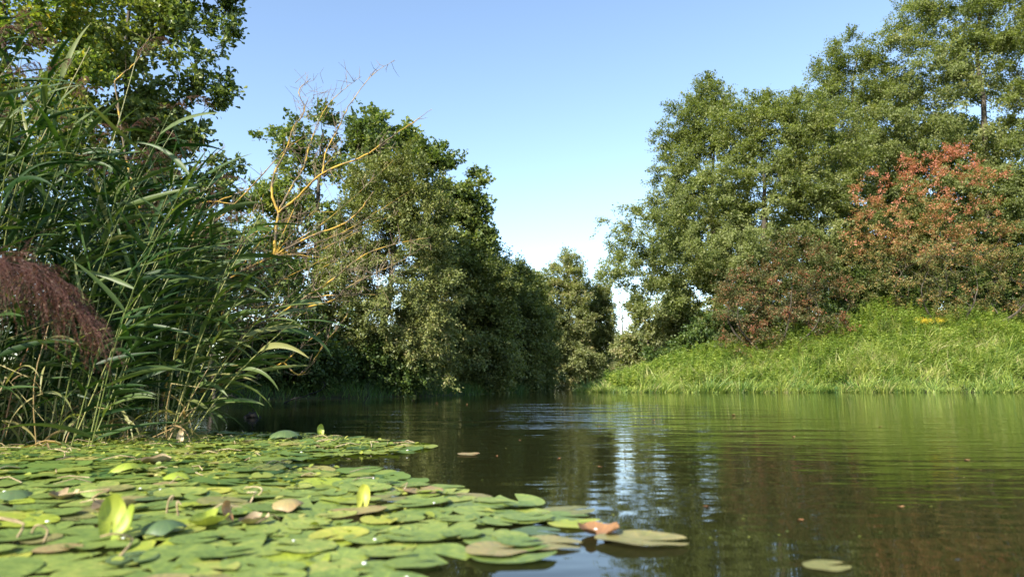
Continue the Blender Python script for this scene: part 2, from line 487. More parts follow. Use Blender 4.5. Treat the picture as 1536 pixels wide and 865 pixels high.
# right bank, from the river bend outwards
tree('alder_tree', 'tall pointed alder crown second skyline peak right of the open sky', 'tree', 1068, 58,
     [(1065, 150, 24, 38), (1052, 195, 48, 40), (1086, 165, 16, 30), (1020, 235, 42, 40), (1068, 250, 55, 48), (1008, 300, 36, 40), (1060, 330, 60, 60), (1030, 400, 50, 50)],
     'alder', 379, 170, .75, .145, 11, .26, top=(1066, 140), gap=.78, group=G_R, tint=(.42, .2))
tree('alder_tree', 'broad alder reaching left over the river with its low boughs', 'tree', 1150, 53,
     [(1165, 205, 52, 58), (1162, 140, 18, 28), (1225, 235, 75, 75), (1145, 285, 85, 62), (1075, 300, 60, 42), (985, 345, 62, 36), (935, 368, 36, 28), (1015, 395, 75, 36), (945, 410, 40, 24),
      (1110, 190, 40, 50), (1200, 170, 44, 44), (1070, 380, 80, 52), (1150, 395, 95, 60), (1225, 335, 75, 65), (1105, 465, 55, 45), (1000, 440, 42, 20), (1075, 480, 45, 40)],
     'alder', 873, 162, .75, .145, 12, .3, top=(1165, 170), gap=.74, group=G_R, tint=(.5, .2), droop=.3)
tree('alder_tree', 'rounded alder with a small knobbed top between broad and tallest alders', 'tree', 1290, 59,
     [(1275, 95, 36, 34), (1250, 120, 30, 26), (1300, 135, 55, 50), (1335, 140, 44, 36), (1260, 180, 60, 55), (1325, 210, 65, 55), (1280, 270, 60, 55), (1330, 330, 80, 60), (1280, 400, 70, 60)],
     'alder', 529, 162, .8, .145, 13, .28, top=(1278, 90), gap=.8, group=G_R, tint=(.38, .22))
tree('alder_tree', 'tallest alder whose crown leaves the top of the photo', 'tree', 1462, 55,
     [(1432, 20, 75, 60), (1380, 45, 38, 40), (1450, -70, 80, 70), (1500, 30, 60, 60), (1470, 95, 80, 55), (1400, 120, 70, 45), (1345, 62, 18, 18), (1460, 175, 85, 45), (1370, 195, 60, 45), (1500, 235, 45, 45), (1420, -140, 60, 50), (1450, 300, 90, 60), (1450, 390, 90, 50)],
     'alder', 736, 162, .8, .145, 14, .36, top=(1462, -60), gap=.8, group=G_R, tint=(.5, .22))
tree('alder_tree', 'alder cut off by the right edge of the photo', 'tree', 1580, 52,
     [(1560, 60, 45, 80), (1570, 190, 55, 80), (1535, 280, 30, 50), (1560, 330, 60, 80), (1545, 430, 40, 50), (1600, 420, 60, 80), (1620, 120, 70, 120)],
     'alder', 379, 170, .75, .145, 15, .3, gap=.8, group=G_R, tint=(.42, .2))
tree('alder_tree', 'deep green alder filling the gap behind the red spindle bush', 'tree', 1370, 63,
     [(1300, 330, 70, 60), (1380, 300, 80, 60), (1460, 280, 70, 50), (1250, 400, 70, 60), (1340, 400, 80, 60), (1440, 380, 80, 60), (1520, 370, 60, 70), (1180, 350, 60, 60), (1420, 220, 70, 50), (1340, 250, 60, 50), (1100, 400, 60, 50)],
     'alder', 560, 95, .9, .24, 19, .3, group=G_R, tint=(.3, .2))
# gaps below the alder crowns
tree('young_alder', 'slim young alder by the bend under the overhanging bough', 'tree', 975, 62,
     [(962, 462, 14, 30), (985, 480, 34, 34), (1010, 470, 24, 24), (980, 520, 42, 32), (1030, 510, 40, 36), (948, 530, 20, 26)],
     'far_alder', 210, 95, .6, .2, 16, .12, gap=.76, group=G_R, tint=(.5, .2))
tree('young_alder', 'low alder half hidden behind the brown hawthorn', 'tree', 1110, 60,
     [(1100, 500, 50, 34), (1060, 500, 40, 34), (1150, 500, 60, 40), (1210, 480, 60, 50), (1180, 440, 70, 50)],
     'dark_alder', 240, 90, .7, .2, 17, .14, group=G_R)
tree('young_alder', 'low alder showing through gaps behind the red spindle bush', 'tree', 1400, 61,
     [(1330, 440, 70, 50), (1420, 430, 80, 60), (1510, 440, 70, 60), (1480, 350, 70, 60), (1380, 350, 60, 50)],
     'dark_alder', 260, 85, .75, .21, 18, .16, gap=.84, group=G_R)

def up_red(zlo, zhi, amt):
    return lambda P: amt * np.clip((P[:, 2] - zlo) / (zhi - zlo), 0, 1)
sb = at(1400, 460, 48)[2]; st = at(1400, 240, 48)[2]
tree('spindle_bush', 'tall bush with coral red upper twigs over the grassy bank', 'bush', 1440, 48,
     [(1385, 250, 34, 22), (1345, 272, 45, 26), (1302, 310, 32, 36), (1440, 262, 40, 30), (1480, 285, 38, 40), (1398, 300, 40, 34), (1330, 345, 52, 40), (1400, 362, 62, 46), (1470, 345, 48, 48), (1360, 405, 80, 40), (1450, 410, 75, 50), (1300, 380, 40, 40), (1440, 228, 26, 14), (1400, 455, 70, 26), (1480, 450, 50, 36), (1330, 440, 50, 26), (1520, 400, 30, 50)],
     'spindle', 560, 88, .40, .105, 21, .09, top=(1440, 300), gap=.96, gs=.9, fill=1.0, stems=9, tint=(.16, .21), tintfn=up_red(sb + (st - sb) * .22, st, .86), trunk_name='stem', crown_name='foliage', ratio=.5)
hb = at(1170, 520, 46)[2]
tree('hawthorn_bush', 'dark brown red hawthorn bush left of the bright herbs', 'bush', 1170, 46.5,
     [(1185, 372, 40, 26), (1125, 412, 46, 26), (1205, 405, 52, 40), (1150, 440, 64, 40), (1225, 455, 46, 46), (1120, 475, 50, 42), (1180, 490, 60, 34), (1100, 430, 22, 28), (1250, 420, 30, 36), (1170, 515, 70, 20), (1110, 505, 40, 24), (1230, 485, 40, 26)],
     'hawthorn', 430, 95, .40, .10, 22, .08, gap=.95, gs=.9, fill=1.0, stems=9, tint=(.38, .28), trunk_name='stem', crown_name='foliage', ratio=.5)

# far end of the river
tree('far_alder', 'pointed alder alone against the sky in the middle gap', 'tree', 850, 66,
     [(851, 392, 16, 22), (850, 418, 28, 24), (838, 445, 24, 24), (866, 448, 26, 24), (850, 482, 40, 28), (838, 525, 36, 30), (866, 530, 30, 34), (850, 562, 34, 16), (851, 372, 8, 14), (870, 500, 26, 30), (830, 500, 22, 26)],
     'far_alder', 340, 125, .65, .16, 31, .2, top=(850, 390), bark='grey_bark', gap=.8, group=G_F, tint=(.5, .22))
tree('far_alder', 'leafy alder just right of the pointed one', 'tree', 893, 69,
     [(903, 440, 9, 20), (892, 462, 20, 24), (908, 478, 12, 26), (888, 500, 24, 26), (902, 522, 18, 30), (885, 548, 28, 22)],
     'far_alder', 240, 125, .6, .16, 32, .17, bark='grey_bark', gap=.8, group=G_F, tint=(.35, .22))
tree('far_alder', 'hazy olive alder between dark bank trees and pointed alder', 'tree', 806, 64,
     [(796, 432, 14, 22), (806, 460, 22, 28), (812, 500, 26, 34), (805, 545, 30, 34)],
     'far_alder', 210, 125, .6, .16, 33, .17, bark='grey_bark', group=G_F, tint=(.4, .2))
def dead_spruce():
    rng = np.random.default_rng(5)
    q = at(935, 570, 66)
    b = np.array([q[0], 66, float(gz(q[0], 66))])
    root = empty('dead_spruce', b, 'thin bare spruce standing in the bright gap at the bend', 'tree')
    t = MB(); top = at(933, 462, 66)
    V, F = tube([b, (b + top) / 2, top], [.11, .08, .02], 6); t.add(V, F)
    t.build('trunk', M['grey_bark'], root, smooth=True)
    br = MB()
    for k in range(60):
        u = .2 + .75 * rng.random()
        p = b + (top - b) * u; a = rng.random() * 6.28; ln = (1 - u) * 1.9 + .25
        e = p + np.array([math.cos(a), math.sin(a), -.12]) * ln
        V, F = tube([p, (p + e) / 2 + [0, 0, .06], e], [.02, .015, .006], 4); br.add(V, F)
    br.build('branch', M['grey_bark'], root)
dead_spruce()
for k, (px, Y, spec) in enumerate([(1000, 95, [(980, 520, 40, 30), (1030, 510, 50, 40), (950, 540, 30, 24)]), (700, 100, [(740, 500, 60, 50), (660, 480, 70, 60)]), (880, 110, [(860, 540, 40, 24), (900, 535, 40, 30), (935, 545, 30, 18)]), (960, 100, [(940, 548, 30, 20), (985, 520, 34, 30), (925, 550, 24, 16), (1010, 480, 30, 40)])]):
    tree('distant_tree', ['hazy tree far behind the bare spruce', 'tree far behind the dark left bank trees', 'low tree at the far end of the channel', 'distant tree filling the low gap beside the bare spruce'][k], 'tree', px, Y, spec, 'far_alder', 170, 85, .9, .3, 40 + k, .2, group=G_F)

# left bank, nearer
tree('oak_tree', 'oak with dark lobed leaves rising above the reeds', 'tree', 165, 15.5,
     [(190, 40, 75, 70), (280, 45, 62, 48), (315, 95, 34, 30), (250, 110, 62, 50), (165, 125, 60, 52), (305, 135, 44, 26), (300, 210, 46, 28), (330, 225, 26, 30), (255, 190, 55, 40), (305, 285, 50, 36), (245, 270, 60, 50),
      (265, 340, 60, 40), (180, 210, 70, 60), (200, -40, 90, 60), (300, -20, 50, 36), (150, -120, 120, 70), (340, 10, 14, 14), (335, 150, 20, 14), (345, 45, 14, 12), (120, 60, 50, 60), (110, 180, 60, 50), (215, 190, 60, 50), (200, 300, 70, 50)],
     'oak', 900, 44, .22, .10, 51, .15, top=(175, -60), template=OAK, gap=.90, gs=1.1, fill=1.0, group=G_L, tint=(.42, .22), ratio=.8,
     tintfn=lambda P: .5 * np.clip((-7.1 - P[:, 0]) / 2.0, 0, 1))  # sunlit left side put into the tint: leaves lighten towards the left
tree('yellowing_tree', 'tree turning yellow in the top left corner', 'tree', 40, 13.5,
     [(25, 45, 60, 50), (95, 70, 44, 50), (110, 10, 30, 26), (60, 120, 60, 40), (130, 120, 30, 30), (20, -60, 90, 60), (-60, 60, 60, 100), (70, 200, 60, 60), (-40, 200, 70, 80)],
     'yellowing', 520, 42, .22, .08, 52, .12, template=OVAL, gap=.90, gs=1.2, fill=1.0, group=G_L, tint=(.42, .25), ratio=.7)
tree('oak_tree', 'dark oak behind the lichen covered branches', 'tree', 470, 31,
     [(428, 222, 34, 34), (405, 262, 30, 26), (470, 190, 40, 26), (515, 195, 42, 30), (500, 235, 60, 45), (545, 200, 22, 30), (440, 280, 50, 40), (400, 320, 36, 50), (490, 300, 60, 50), (575, 240, 40, 32), (545, 255, 50, 50), (470, 430, 70, 60), (430, 360, 50, 50), (470, 370, 70, 50), (420, 420, 50, 50)],
     'oak', 400, 75, .42, .14, 53, .22, top=(480, 200), gap=.95, gs=.7, fill=1.0, group=G_L, tint=(.55, .24), ratio=.8)
tree('willow_tree', 'grey olive willow leaning out over the left bank', 'tree', 555, 29,
     [(600, 240, 34, 26), (575, 285, 54, 44), (625, 290, 40, 44), (600, 330, 70, 60), (545, 345, 50, 50), (650, 350, 30, 50), (600, 395, 76, 60), (540, 420, 60, 56), (635, 430, 50, 60), (590, 470, 80, 50), (630, 510, 56, 44), (540, 490, 60, 40), (500, 455, 50, 44), (660, 545, 36, 30)],
     'willow', 600, 105, .42, .105, 54, .17, top=(590, 280), bark='grey_bark', gap=.84, gs=.9, group=G_L, tint=(.45, .26), ratio=.45, lean=(.5, 0), droop=.3)
tree('oak_tree', 'oak with a ragged right shoulder above the dark river trees', 'tree', 650, 38,
     [(580, 205, 40, 26), (600, 235, 50, 40), (650, 250, 40, 34), (680, 280, 40, 36), (720, 395, 30, 30), (622, 235, 30, 24), (645, 270, 40, 34), (665, 310, 42, 36), (700, 300, 22, 22), (708, 325, 18, 26), (690, 350, 30, 24), (660, 370, 50, 44), (722, 362, 12, 16), (640, 330, 50, 50), (700, 400, 40, 40)],
     'oak', 420, 75, .45, .16, 55, .26, top=(640, 250), gap=.86, gs=.7, group=G_L, tint=(.55, .24), ratio=.8)
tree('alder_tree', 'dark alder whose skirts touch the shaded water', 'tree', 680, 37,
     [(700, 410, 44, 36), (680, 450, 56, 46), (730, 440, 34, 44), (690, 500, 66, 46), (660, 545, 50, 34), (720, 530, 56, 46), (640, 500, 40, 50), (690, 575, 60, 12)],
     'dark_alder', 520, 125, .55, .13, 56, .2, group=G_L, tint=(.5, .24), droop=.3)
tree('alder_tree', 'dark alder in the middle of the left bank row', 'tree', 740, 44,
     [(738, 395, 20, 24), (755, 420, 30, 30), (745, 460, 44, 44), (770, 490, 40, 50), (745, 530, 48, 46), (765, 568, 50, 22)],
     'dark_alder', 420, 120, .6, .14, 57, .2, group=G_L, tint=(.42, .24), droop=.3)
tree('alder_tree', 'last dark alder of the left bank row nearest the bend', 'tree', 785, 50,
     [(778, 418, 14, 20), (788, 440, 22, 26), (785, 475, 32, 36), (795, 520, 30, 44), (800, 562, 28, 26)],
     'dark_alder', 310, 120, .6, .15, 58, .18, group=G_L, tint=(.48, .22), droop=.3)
for k, (px, spec, lab) in enumerate([
    (1060, [(1050, 520, 40, 26), (1090, 505, 40, 34), (1010, 535, 40, 16), (1120, 500, 30, 30)], 'dark shrub between the bright grass and the left alder bough'),
    (1270, [(1240, 470, 50, 34), (1290, 450, 50, 40), (1330, 440, 50, 40), (1200, 490, 50, 30)], 'green shrub between the hawthorn and the spindle bush'),
    (1520, [(1500, 440, 40, 40), (1540, 440, 50, 50), (1470, 450, 40, 30), (1420, 450, 40, 30), (1370, 450, 40, 30)], 'dark shrub at the foot of the alder cut by the right edge')]):
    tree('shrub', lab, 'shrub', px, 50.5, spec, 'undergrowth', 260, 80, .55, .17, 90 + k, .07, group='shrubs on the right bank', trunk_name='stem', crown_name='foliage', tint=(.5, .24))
# shaded shrubs at the foot of the left trees
for k, (px, Y, spec, lab) in enumerate([
    (440, 26, [(430, 556, 46, 26), (470, 540, 40, 26), (400, 530, 50, 40)], 'ivy green shrub by the water under the bare branches'),
    (560, 29, [(560, 545, 50, 30), (600, 555, 40, 24), (520, 540, 46, 34)], 'shaded shrub at the foot of the willow'),
    (350, 27, [(340, 520, 60, 50), (300, 470, 70, 60), (380, 450, 70, 80), (430, 500, 60, 60), (350, 400, 50, 50)], 'leafy shrub behind the reeds at the inlet'),
    (330, 22, [(250, 440, 80, 70), (180, 500, 90, 60), (300, 400, 60, 50)], 'dim shrub glimpsed through the reed stems'),
    (60, 14, [(60, 400, 120, 90), (160, 470, 100, 90), (20, 520, 120, 80), (200, 560, 70, 50), (120, 300, 90, 60)], 'dark thicket right behind the reed stand')]):
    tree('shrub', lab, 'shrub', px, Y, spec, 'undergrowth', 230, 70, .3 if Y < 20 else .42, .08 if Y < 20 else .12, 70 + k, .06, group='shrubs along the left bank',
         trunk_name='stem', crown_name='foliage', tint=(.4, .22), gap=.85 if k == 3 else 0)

def shade_shrub():  # unseen shrub, added to shade the foot of the reeds
    tree('shrub', 'unseen leafy shrub added left of the reeds for shade, past the photo edge', 'shrub', -420, 5.6,
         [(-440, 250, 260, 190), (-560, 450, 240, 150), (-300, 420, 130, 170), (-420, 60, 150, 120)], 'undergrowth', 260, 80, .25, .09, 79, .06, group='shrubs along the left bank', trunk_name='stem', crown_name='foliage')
shade_shrub()

# ------------------------------------------------------------------ grass and herbs
def blades(mb, P, H, W, lean, bend, tint, levels=4):
    """arching blades: base P, height H, width W, lean vectors (n,2)"""
    n = len(P)
    t = np.linspace(0, 1, levels)
    side = norm(np.stack([np.cos(bend[1]), np.sin(bend[1]), np.zeros(n)], -1))
    V = np.zeros((n, levels * 2 - 1, 3)); idx = []
    for k, u in enumerate(t):
        c = P + np.stack([lean[:, 0] * H * (u + bend[0] * u * u), lean[:, 1] * H * (u + bend[0] * u * u), H * (u - .33 * bend[0] * np.hypot(lean[:, 0], lean[:, 1]) * u ** 3)], -1)
        w = W * (1 - u) ** .7 * .5
        if k < levels - 1:
            V[:, 2 * k] = c - side * w[:, None]; V[:, 2 * k + 1] = c + side * w[:, None]
        else:
            V[:, 2 * k] = c
    m = levels * 2 - 1
    q = np.array([[2 * k, 2 * k + 1, 2 * k + 3, 2 * k + 2] for k in range(levels - 2)])
    tri = np.array([[2 * levels - 4, 2 * levels - 3, 2 * levels - 2]])
    o = np.arange(n)[:, None, None] * m
    mb.add(V.reshape(-1, 3), [(o + q[None]).reshape(-1, 4), (o + tri[None]).reshape(-1, 3)], np.repeat(tint, m))

def scatter(n, x0, x1, y0, y1, lo, hi, rng):
    x = rng.uniform(x0, x1, n * 3); y = rng.uniform(y0, y1, n * 3)
    s = signed_bank(x, y)
    k = (s > lo) & (s < hi)
    x, y, s = x[k][:n], y[k][:n], s[k][:n]
    return np.stack([x, y, gz(x, y) - .03], -1), s

def right_bank_growth():
    rng = np.random.default_rng(81)
    C, sc = scatter(5400, 3.7, 45, 40.0, 53, -.2, 10, rng)
    C1, s1 = scatter(1300, 3.7, 45, 39.6, 44, -.45, .35, rng)
    C, sc = np.vstack([C, C1]), np.concatenate([sc, s1])
    m = 14
    n = len(C) * m
    off = rng.normal(size=(len(C), m, 2)) * .11
    P = np.repeat(C[:, None], m, 1); P[..., :2] += off; P = P.reshape(-1, 3); s = np.repeat(sc, m)
    P[:, 2] = np.maximum(gz(P[:, 0], P[:, 1]) - .04, -.06)
    pat = wob(P[:, 0], P[:, 1], .9, .4) + .6 * wob(P[:, 0], P[:, 1], 2.6, 2.0)
    th = np.repeat(np.exp(rng.normal(size=len(C)) * .42) * np.where(sc < .6, .8, 1), m)
    H = .80 * th * (1 + .35 * np.clip(pat, -1, 1)) * (.7 + .5 * rng.random(n)) * np.interp(P[:, 0], [3.7, 9, 15], [.5, .8, 1.0])
    H = np.clip(np.where(s < 1.0, H * .8, H), .2, 1.5)
    cl = np.repeat(rng.normal(size=(len(C), 2)) * .28, m, 0)
    lean = off.reshape(-1, 2) * 2.6 + cl + rng.normal(size=(n, 2)) * .15
    tn = np.repeat(rng.normal(size=len(C)) * .22, m)
    b = MB(); blades(b, P, H, .03 + .03 * rng.random(n), lean, (rng.uniform(.3, 1.6, n), rng.random(n) * 3.14), np.clip(.50 - .14 * (s < .5) + tn + .1 * pat + rng.normal(size=n) * .16, 0, 1))
    # patches of dry seeding grass
    D0, sd = scatter(1100, 10, 43, 41.2, 50, .8, 8, rng)
    kp = wob(D0[:, 0], D0[:, 1], .55, 6.0) > .15
    D0 = np.repeat(D0[kp], 10, 0); n = len(D0); D0[:, :2] += rng.normal(size=(n, 2)) * .2
    blades(b, D0, rng.uniform(.7, 1.25, n), rng.uniform(.018, .035, n), rng.normal(size=(n, 2)) * .35, (rng.uniform(.3, 1.4, n), rng.random(n) * 3.14), np.clip(.92 + rng.normal(size=n) * .1, 0, 1))
    tag(b.build('bank_grass', M['grass']), 'bright reed grass covering the sunny right bank', 'grass', kind='stuff')
    # leafy herbs, taller up the slope
    P, s = scatter(8600, 6, 45, 41, 53, .4, 9, rng)
    keep = (wob(P[:, 0], P[:, 1], .9, 4.0) + .10 * (s - 2.5) > rng.normal(size=len(P)) * .4)
    P = P[keep]; n = len(P)
    H = rng.uniform(.75, 1.35, n) * np.interp(s[keep], [0, 3, 7], [.8, 1.1, 1.7])
    st = MB(); a = rng.random(n) * 6.28
    blades(st, P, H, np.full(n, .02), np.stack([np.cos(a), np.sin(a)], -1) * .12, (np.full(n, .3), a), np.full(n, .3), 3)
    k = 46
    u = rng.uniform(.25, 1.0, (n, k))
    az = rng.random((n, k)) * 6.28
    Q = P[:, None] + np.stack([np.cos(a)[:, None] * .12 * H[:, None] * u * (1 + .3 * u), np.sin(a)[:, None] * .12 * H[:, None] * u, H[:, None] * u], -1)
    D = np.stack([np.cos(az), np.sin(az), .25 - .5 * rng.random((n, k))], -1)
    L = .19 * (.6 + .7 * rng.random((n, k))) * (1.25 - .6 * u)
    T = .45 + rng.normal(size=(n, 1)) * .2 + rng.normal(size=(n, k)) * .1
    leaf_cloud(st, Q.reshape(-1, 3), D.reshape(-1, 3), (np.array([0, 0, 1.]) + rng.normal(size=(n * k, 3)) * .3), L.ravel(), L.ravel() * .45, np.clip(T.ravel(), 0, 1), OVAL)
    tag(st.build('bank_herbs_undergrowth', M['herb']), 'leafy pale green herbs on the right bank slope', 'herbs', kind='stuff')
right_bank_growth()

def left_bank_grass():
    rng = np.random.default_rng(82)
    P, s = scatter(18000, -16, 5.6, 19, 58, -.2, 4, rng)
    n = len(P)
    a = rng.random(n) * 6.28
    b = MB(); blades(b, P, rng.uniform(.25, .75, n), rng.uniform(.015, .03, n), np.stack([np.cos(a) * .35 + .1, np.sin(a) * .35 - .15], -1), (rng.uniform(.2, 1.2, n), rng.random(n) * 3.14), np.clip(.45 + rng.normal(size=n) * .22, 0, 1))
    P, s = scatter(10000, -17.5, -5, 8, 22, -.3, 6, rng)
    n = len(P); a = rng.random(n) * 6.28
    blades(b, P, rng.uniform(.3, 1.0, n), rng.uniform(.012, .025, n), np.stack([np.cos(a), np.sin(a)], -1) * .35, (rng.uniform(.2, 1.2, n), rng.random(n) * 3.14), np.clip(.4 + rng.normal(size=n) * .2, 0, 1))
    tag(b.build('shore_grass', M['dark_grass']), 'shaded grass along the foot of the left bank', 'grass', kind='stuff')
left_bank_grass()

def tall_weed(px, py, Y, h_px, label, flower=False, seed=0, mat='herb'):
    rng = np.random.default_rng(seed)
    top = at(px, py, Y); x = top[0]
    b = np.array([x, Y, float(gz(x, Y))])
    top[2] = max(top[2], b[2] + .9)
    H = top[2] - b[2]
    root = empty('goldenrod' if flower else 'tall_weed', b, label, 'plant')
    s, f, fl = MB(), MB(), MB()
    for k in range(13):
        e = top + rng.normal(size=3) * [.28, .28, .18]
        P0 = b + rng.normal(size=3) * [.08, .08, 0]
        V, F = tube([P0, P0 + (e - P0) * .5 + rng.normal(size=3) * .04, e], [.014, .01, .005], 4); s.add(V, F, .3)
        m = 46
        u = rng.uniform(.3, .98, m)[:, None]; az = rng.random(m) * 6.28
        L = .15 * (.6 + .6 * rng.random(m)) * (1.3 - .7 * u[:, 0])
        leaf_cloud(f, P0 + (e - P0) * u, np.stack([np.cos(az), np.sin(az), .2 + .2 * rng.normal(size=m)], -1), np.array([0, 0, 1.]) + rng.normal(size=(m, 3)) * .3, L, L * .4, np.clip(.7 + rng.normal(size=m) * .15, 0, 1), OVAL)
        if flower:
            m = 90
            leaf_cloud(fl, e + rng.normal(size=(m, 3)) * [.14, .12, .09], rng.normal(size=(m, 3)), rng.normal(size=(m, 3)), np.full(m, .05), np.full(m, .04), rng.random(m), RHOMB)
    s.build('stem', M['herb'], root); f.build('foliage', M[mat], root)
    if flower: fl.build('bloom', M['goldenrod'], root)
tall_weed(1390, 482, 45.5, 60, 'goldenrod with yellow bloom on the right bank slope', True, 1)
tall_weed(1300, 456, 47, 60, 'tall pale green weed poking up before the bushes', False, 2)
tall_weed(1345, 462, 47.5, 60, 'tall weed with pale top right of the taller pale weed', False, 3)
for k, (px, py, Y, mt) in enumerate([(1120, 528, 44.5, 'undergrowth'), (1190, 505, 45.5, 'herb'), (1275, 470, 46.5, 'herb'), (1325, 478, 45.5, 'undergrowth'), (1420, 470, 47, 'herb'), (1460, 492, 45, 'undergrowth'),
                                      (1500, 480, 46, 'herb'), (1225, 535, 43, 'dark_grass'), (1440, 535, 43, 'undergrowth'), (1330, 520, 44, 'herb'), (1050, 540, 44, 'herb'), (1400, 515, 44, 'dark_grass'), (1510, 515, 44, 'herb'), (990, 552, 43.5, 'herb')]):
    tall_weed(px, py, Y, 60, ['dark bushy weed low under the hawthorn', 'pale weed before the right half of the hawthorn', 'pale weed left of the tallest weed top', 'dark weed below the pale weed tops',
              'pale weed right above the goldenrod', 'dark weed right of the goldenrod', 'pale weed near the right edge on the crest', 'dark green clump in the middle of the grassy slope', 'dark clump low on the slope right of centre',
              'pale weed on the slope below the pale tops', 'pale weed at the narrow left part of the bank', 'dark clump just below the goldenrod', 'pale weed low by the right photo edge', 'pale weed nearest the bend on the bank'][k], False, 10 + k, mt)
tall_weed(1245, 492, 46, 60, 'leafy weed at the right foot of the brown hawthorn', False, 4)

# ------------------------------------------------------------------ dead bush with yellow lichen
def dead_bush():
    rng = np.random.default_rng(91)
    Y0 = 8.6
    b = at(225, 640, Y0); b[2] = float(gz(b[0], b[1]))
    root = empty('dead_bush', b, 'sprawling bare bush with yellow lichen on its branches, behind the reeds', 'bush')
    L = [  # pixel polylines (px, py, own distance) and start / end radius
        ([(225, 645, 8.6), (262, 530, 8.55), (310, 440, 8.5), (352, 413, 8.5), (412, 383, 8.4), (469, 353, 8.2), (506, 340, 8.1), (534, 322, 8.0), (560, 288, 7.9)], .026, .007),
        ([(411, 384, 8.4), (414, 345, 8.45), (417, 318, 8.5), (408, 293, 8.5), (411, 262, 8.55), (428, 228, 8.6), (440, 192, 8.6), (457, 166, 8.65), (448, 137, 8.7), (466, 118, 8.7)], .021, .004),
        ([(417, 320, 8.5), (446, 296, 8.4), (484, 260, 8.25), (544, 235, 8.1), (578, 212, 8.0), (601, 196, 7.95), (648, 164, 7.9)], .019, .0025),
        ([(484, 260, 8.25), (489, 228, 8.3), (507, 194, 8.35), (523, 160, 8.35), (556, 115, 8.4), (592, 90, 8.45)], .012, .0025),
        ([(417, 318, 8.5), (441, 274, 8.7), (455, 253, 8.8), (466, 214, 8.9), (480, 178, 9.0), (496, 153, 9.0), (519, 132, 9.05), (542, 115, 9.1)], .013, .0025),
        ([(281, 366, 8.9), (307, 345, 8.8), (352, 306, 8.75), (386, 270, 8.7), (425, 228, 8.8), (457, 205, 8.85)], .013, .004),
        ([(262, 530, 8.55), (265, 440, 8.8), (281, 366, 8.9), (253, 293, 9.0), (286, 259, 9.1), (338, 220, 9.2)], .018, .004),
        ([(281, 366, 8.9), (315, 311, 8.9), (349, 293, 8.8), (375, 282, 8.75), (398, 256, 8.7)], .010, .005),
        ([(310, 440, 8.5), (390, 478, 7.9), (464, 442, 7.6), (503, 416, 7.5), (542, 385, 7.45), (592, 366, 7.4), (646, 356, 7.4)], .016, .0025),
        ([(430, 468, 7.8), (498, 450, 7.6), (521, 431, 7.5), (560, 411, 7.5), (600, 392, 7.5), (636, 370, 7.5)], .012, .0025),
        ([(464, 446, 7.6), (520, 441, 7.5), (563, 442, 7.45)], .009, .003),
        ([(245, 600, 8.3), (300, 588, 8.1), (352, 568, 7.9), (399, 552, 7.8), (425, 543, 7.75), (456, 517, 7.7), (480, 498, 7.7)], .016, .004),
        ([(425, 543, 7.75), (448, 562, 7.7), (467, 546, 7.6), (490, 510, 7.5), (508, 491, 7.5), (524, 465, 7.5)], .010, .003),
        ([(172, 122, 9.6), (203, 94, 9.6), (214, 73, 9.7), (227, 52, 9.7)], .012, .005),
        ([(262, 530, 8.55), (230, 380, 9.2), (190, 240, 9.5), (172, 122, 9.6)], .018, .012),
        ([(310, 440, 8.5), (345, 395, 8.7), (380, 350, 8.8), (455, 320, 8.9), (500, 318, 9.0)], .011, .003),
        ([(352, 306, 8.75), (310, 303, 8.9), (262, 318, 9.0)], .007, .003),
        ([(352, 413, 8.5), (300, 400, 8.6), (262, 404, 8.7), (225, 420, 8.8)], .01, .004),
    ]
    for k in range(34):               # a loose fan of long thin shoots
        a0 = [(300, 470, 8.4), (352, 413, 8.5), (262, 530, 8.5), (412, 383, 8.4), (300, 588, 8.1)][k % 5]
        ang = rng.uniform(.05, 1.35); ln = rng.uniform(90, 230)
        e = (a0[0] + ln * math.cos(ang), a0[1] - ln * math.sin(ang)); dy = rng.normal() * .25
        L.append(([a0, (a0[0] * .5 + e[0] * .5 + rng.normal() * 12, a0[1] * .5 + e[1] * .5 + rng.normal() * 12, a0[2] + dy * .5), (e[0], e[1], a0[2] + dy)], .007, .002))
    tw = MB()
    for k, (pts, r0, r1) in enumerate(L):
        P = np.array([at(*p) for p in pts])
        if k == 0: P[0] = b - [0, 0, .1]
        n = len(P) * 6
        P = smooth_line(P, n)
        P[1:-1] += rng.normal(size=(n - 2, 3)) * .003
        rr = np.linspace(r0, r1, n) * .9 * (1 + .13 * rng.normal(size=n)).clip(.7, 1.4)
        m = MB(); V, F = tube(P, rr, 7); m.add(V, F)
        m.build('branch', M['lichen'], root, smooth=True)
        for j in range(int(n * .5)):      # short spurs and side twigs
            i = rng.integers(n // 6, n - 1)
            t = norm(P[min(i + 1, n - 1)] - P[i - 1])
            dd = norm(t * .7 + rng.normal(size=3) * .7 + [0, 0, .15]); ln = rng.uniform(.04, .30) * (1 if r0 > .01 else .7)
            q = P[i] + dd * ln * .5 + rng.normal(size=3) * .015
            V, F = tube([P[i], q, P[i] + dd * ln + [0, 0, .03]], [max(.0035, rr[i] * .4), .003, .0014], 4); tw.add(V, F)
            if rng.random() < .5:
                e2 = q + norm(dd + rng.normal(size=3) * .6) * ln * .45
                V, F = tube([q, (q + e2) / 2, e2], [.0024, .002, .0012], 4); tw.add(V, F)
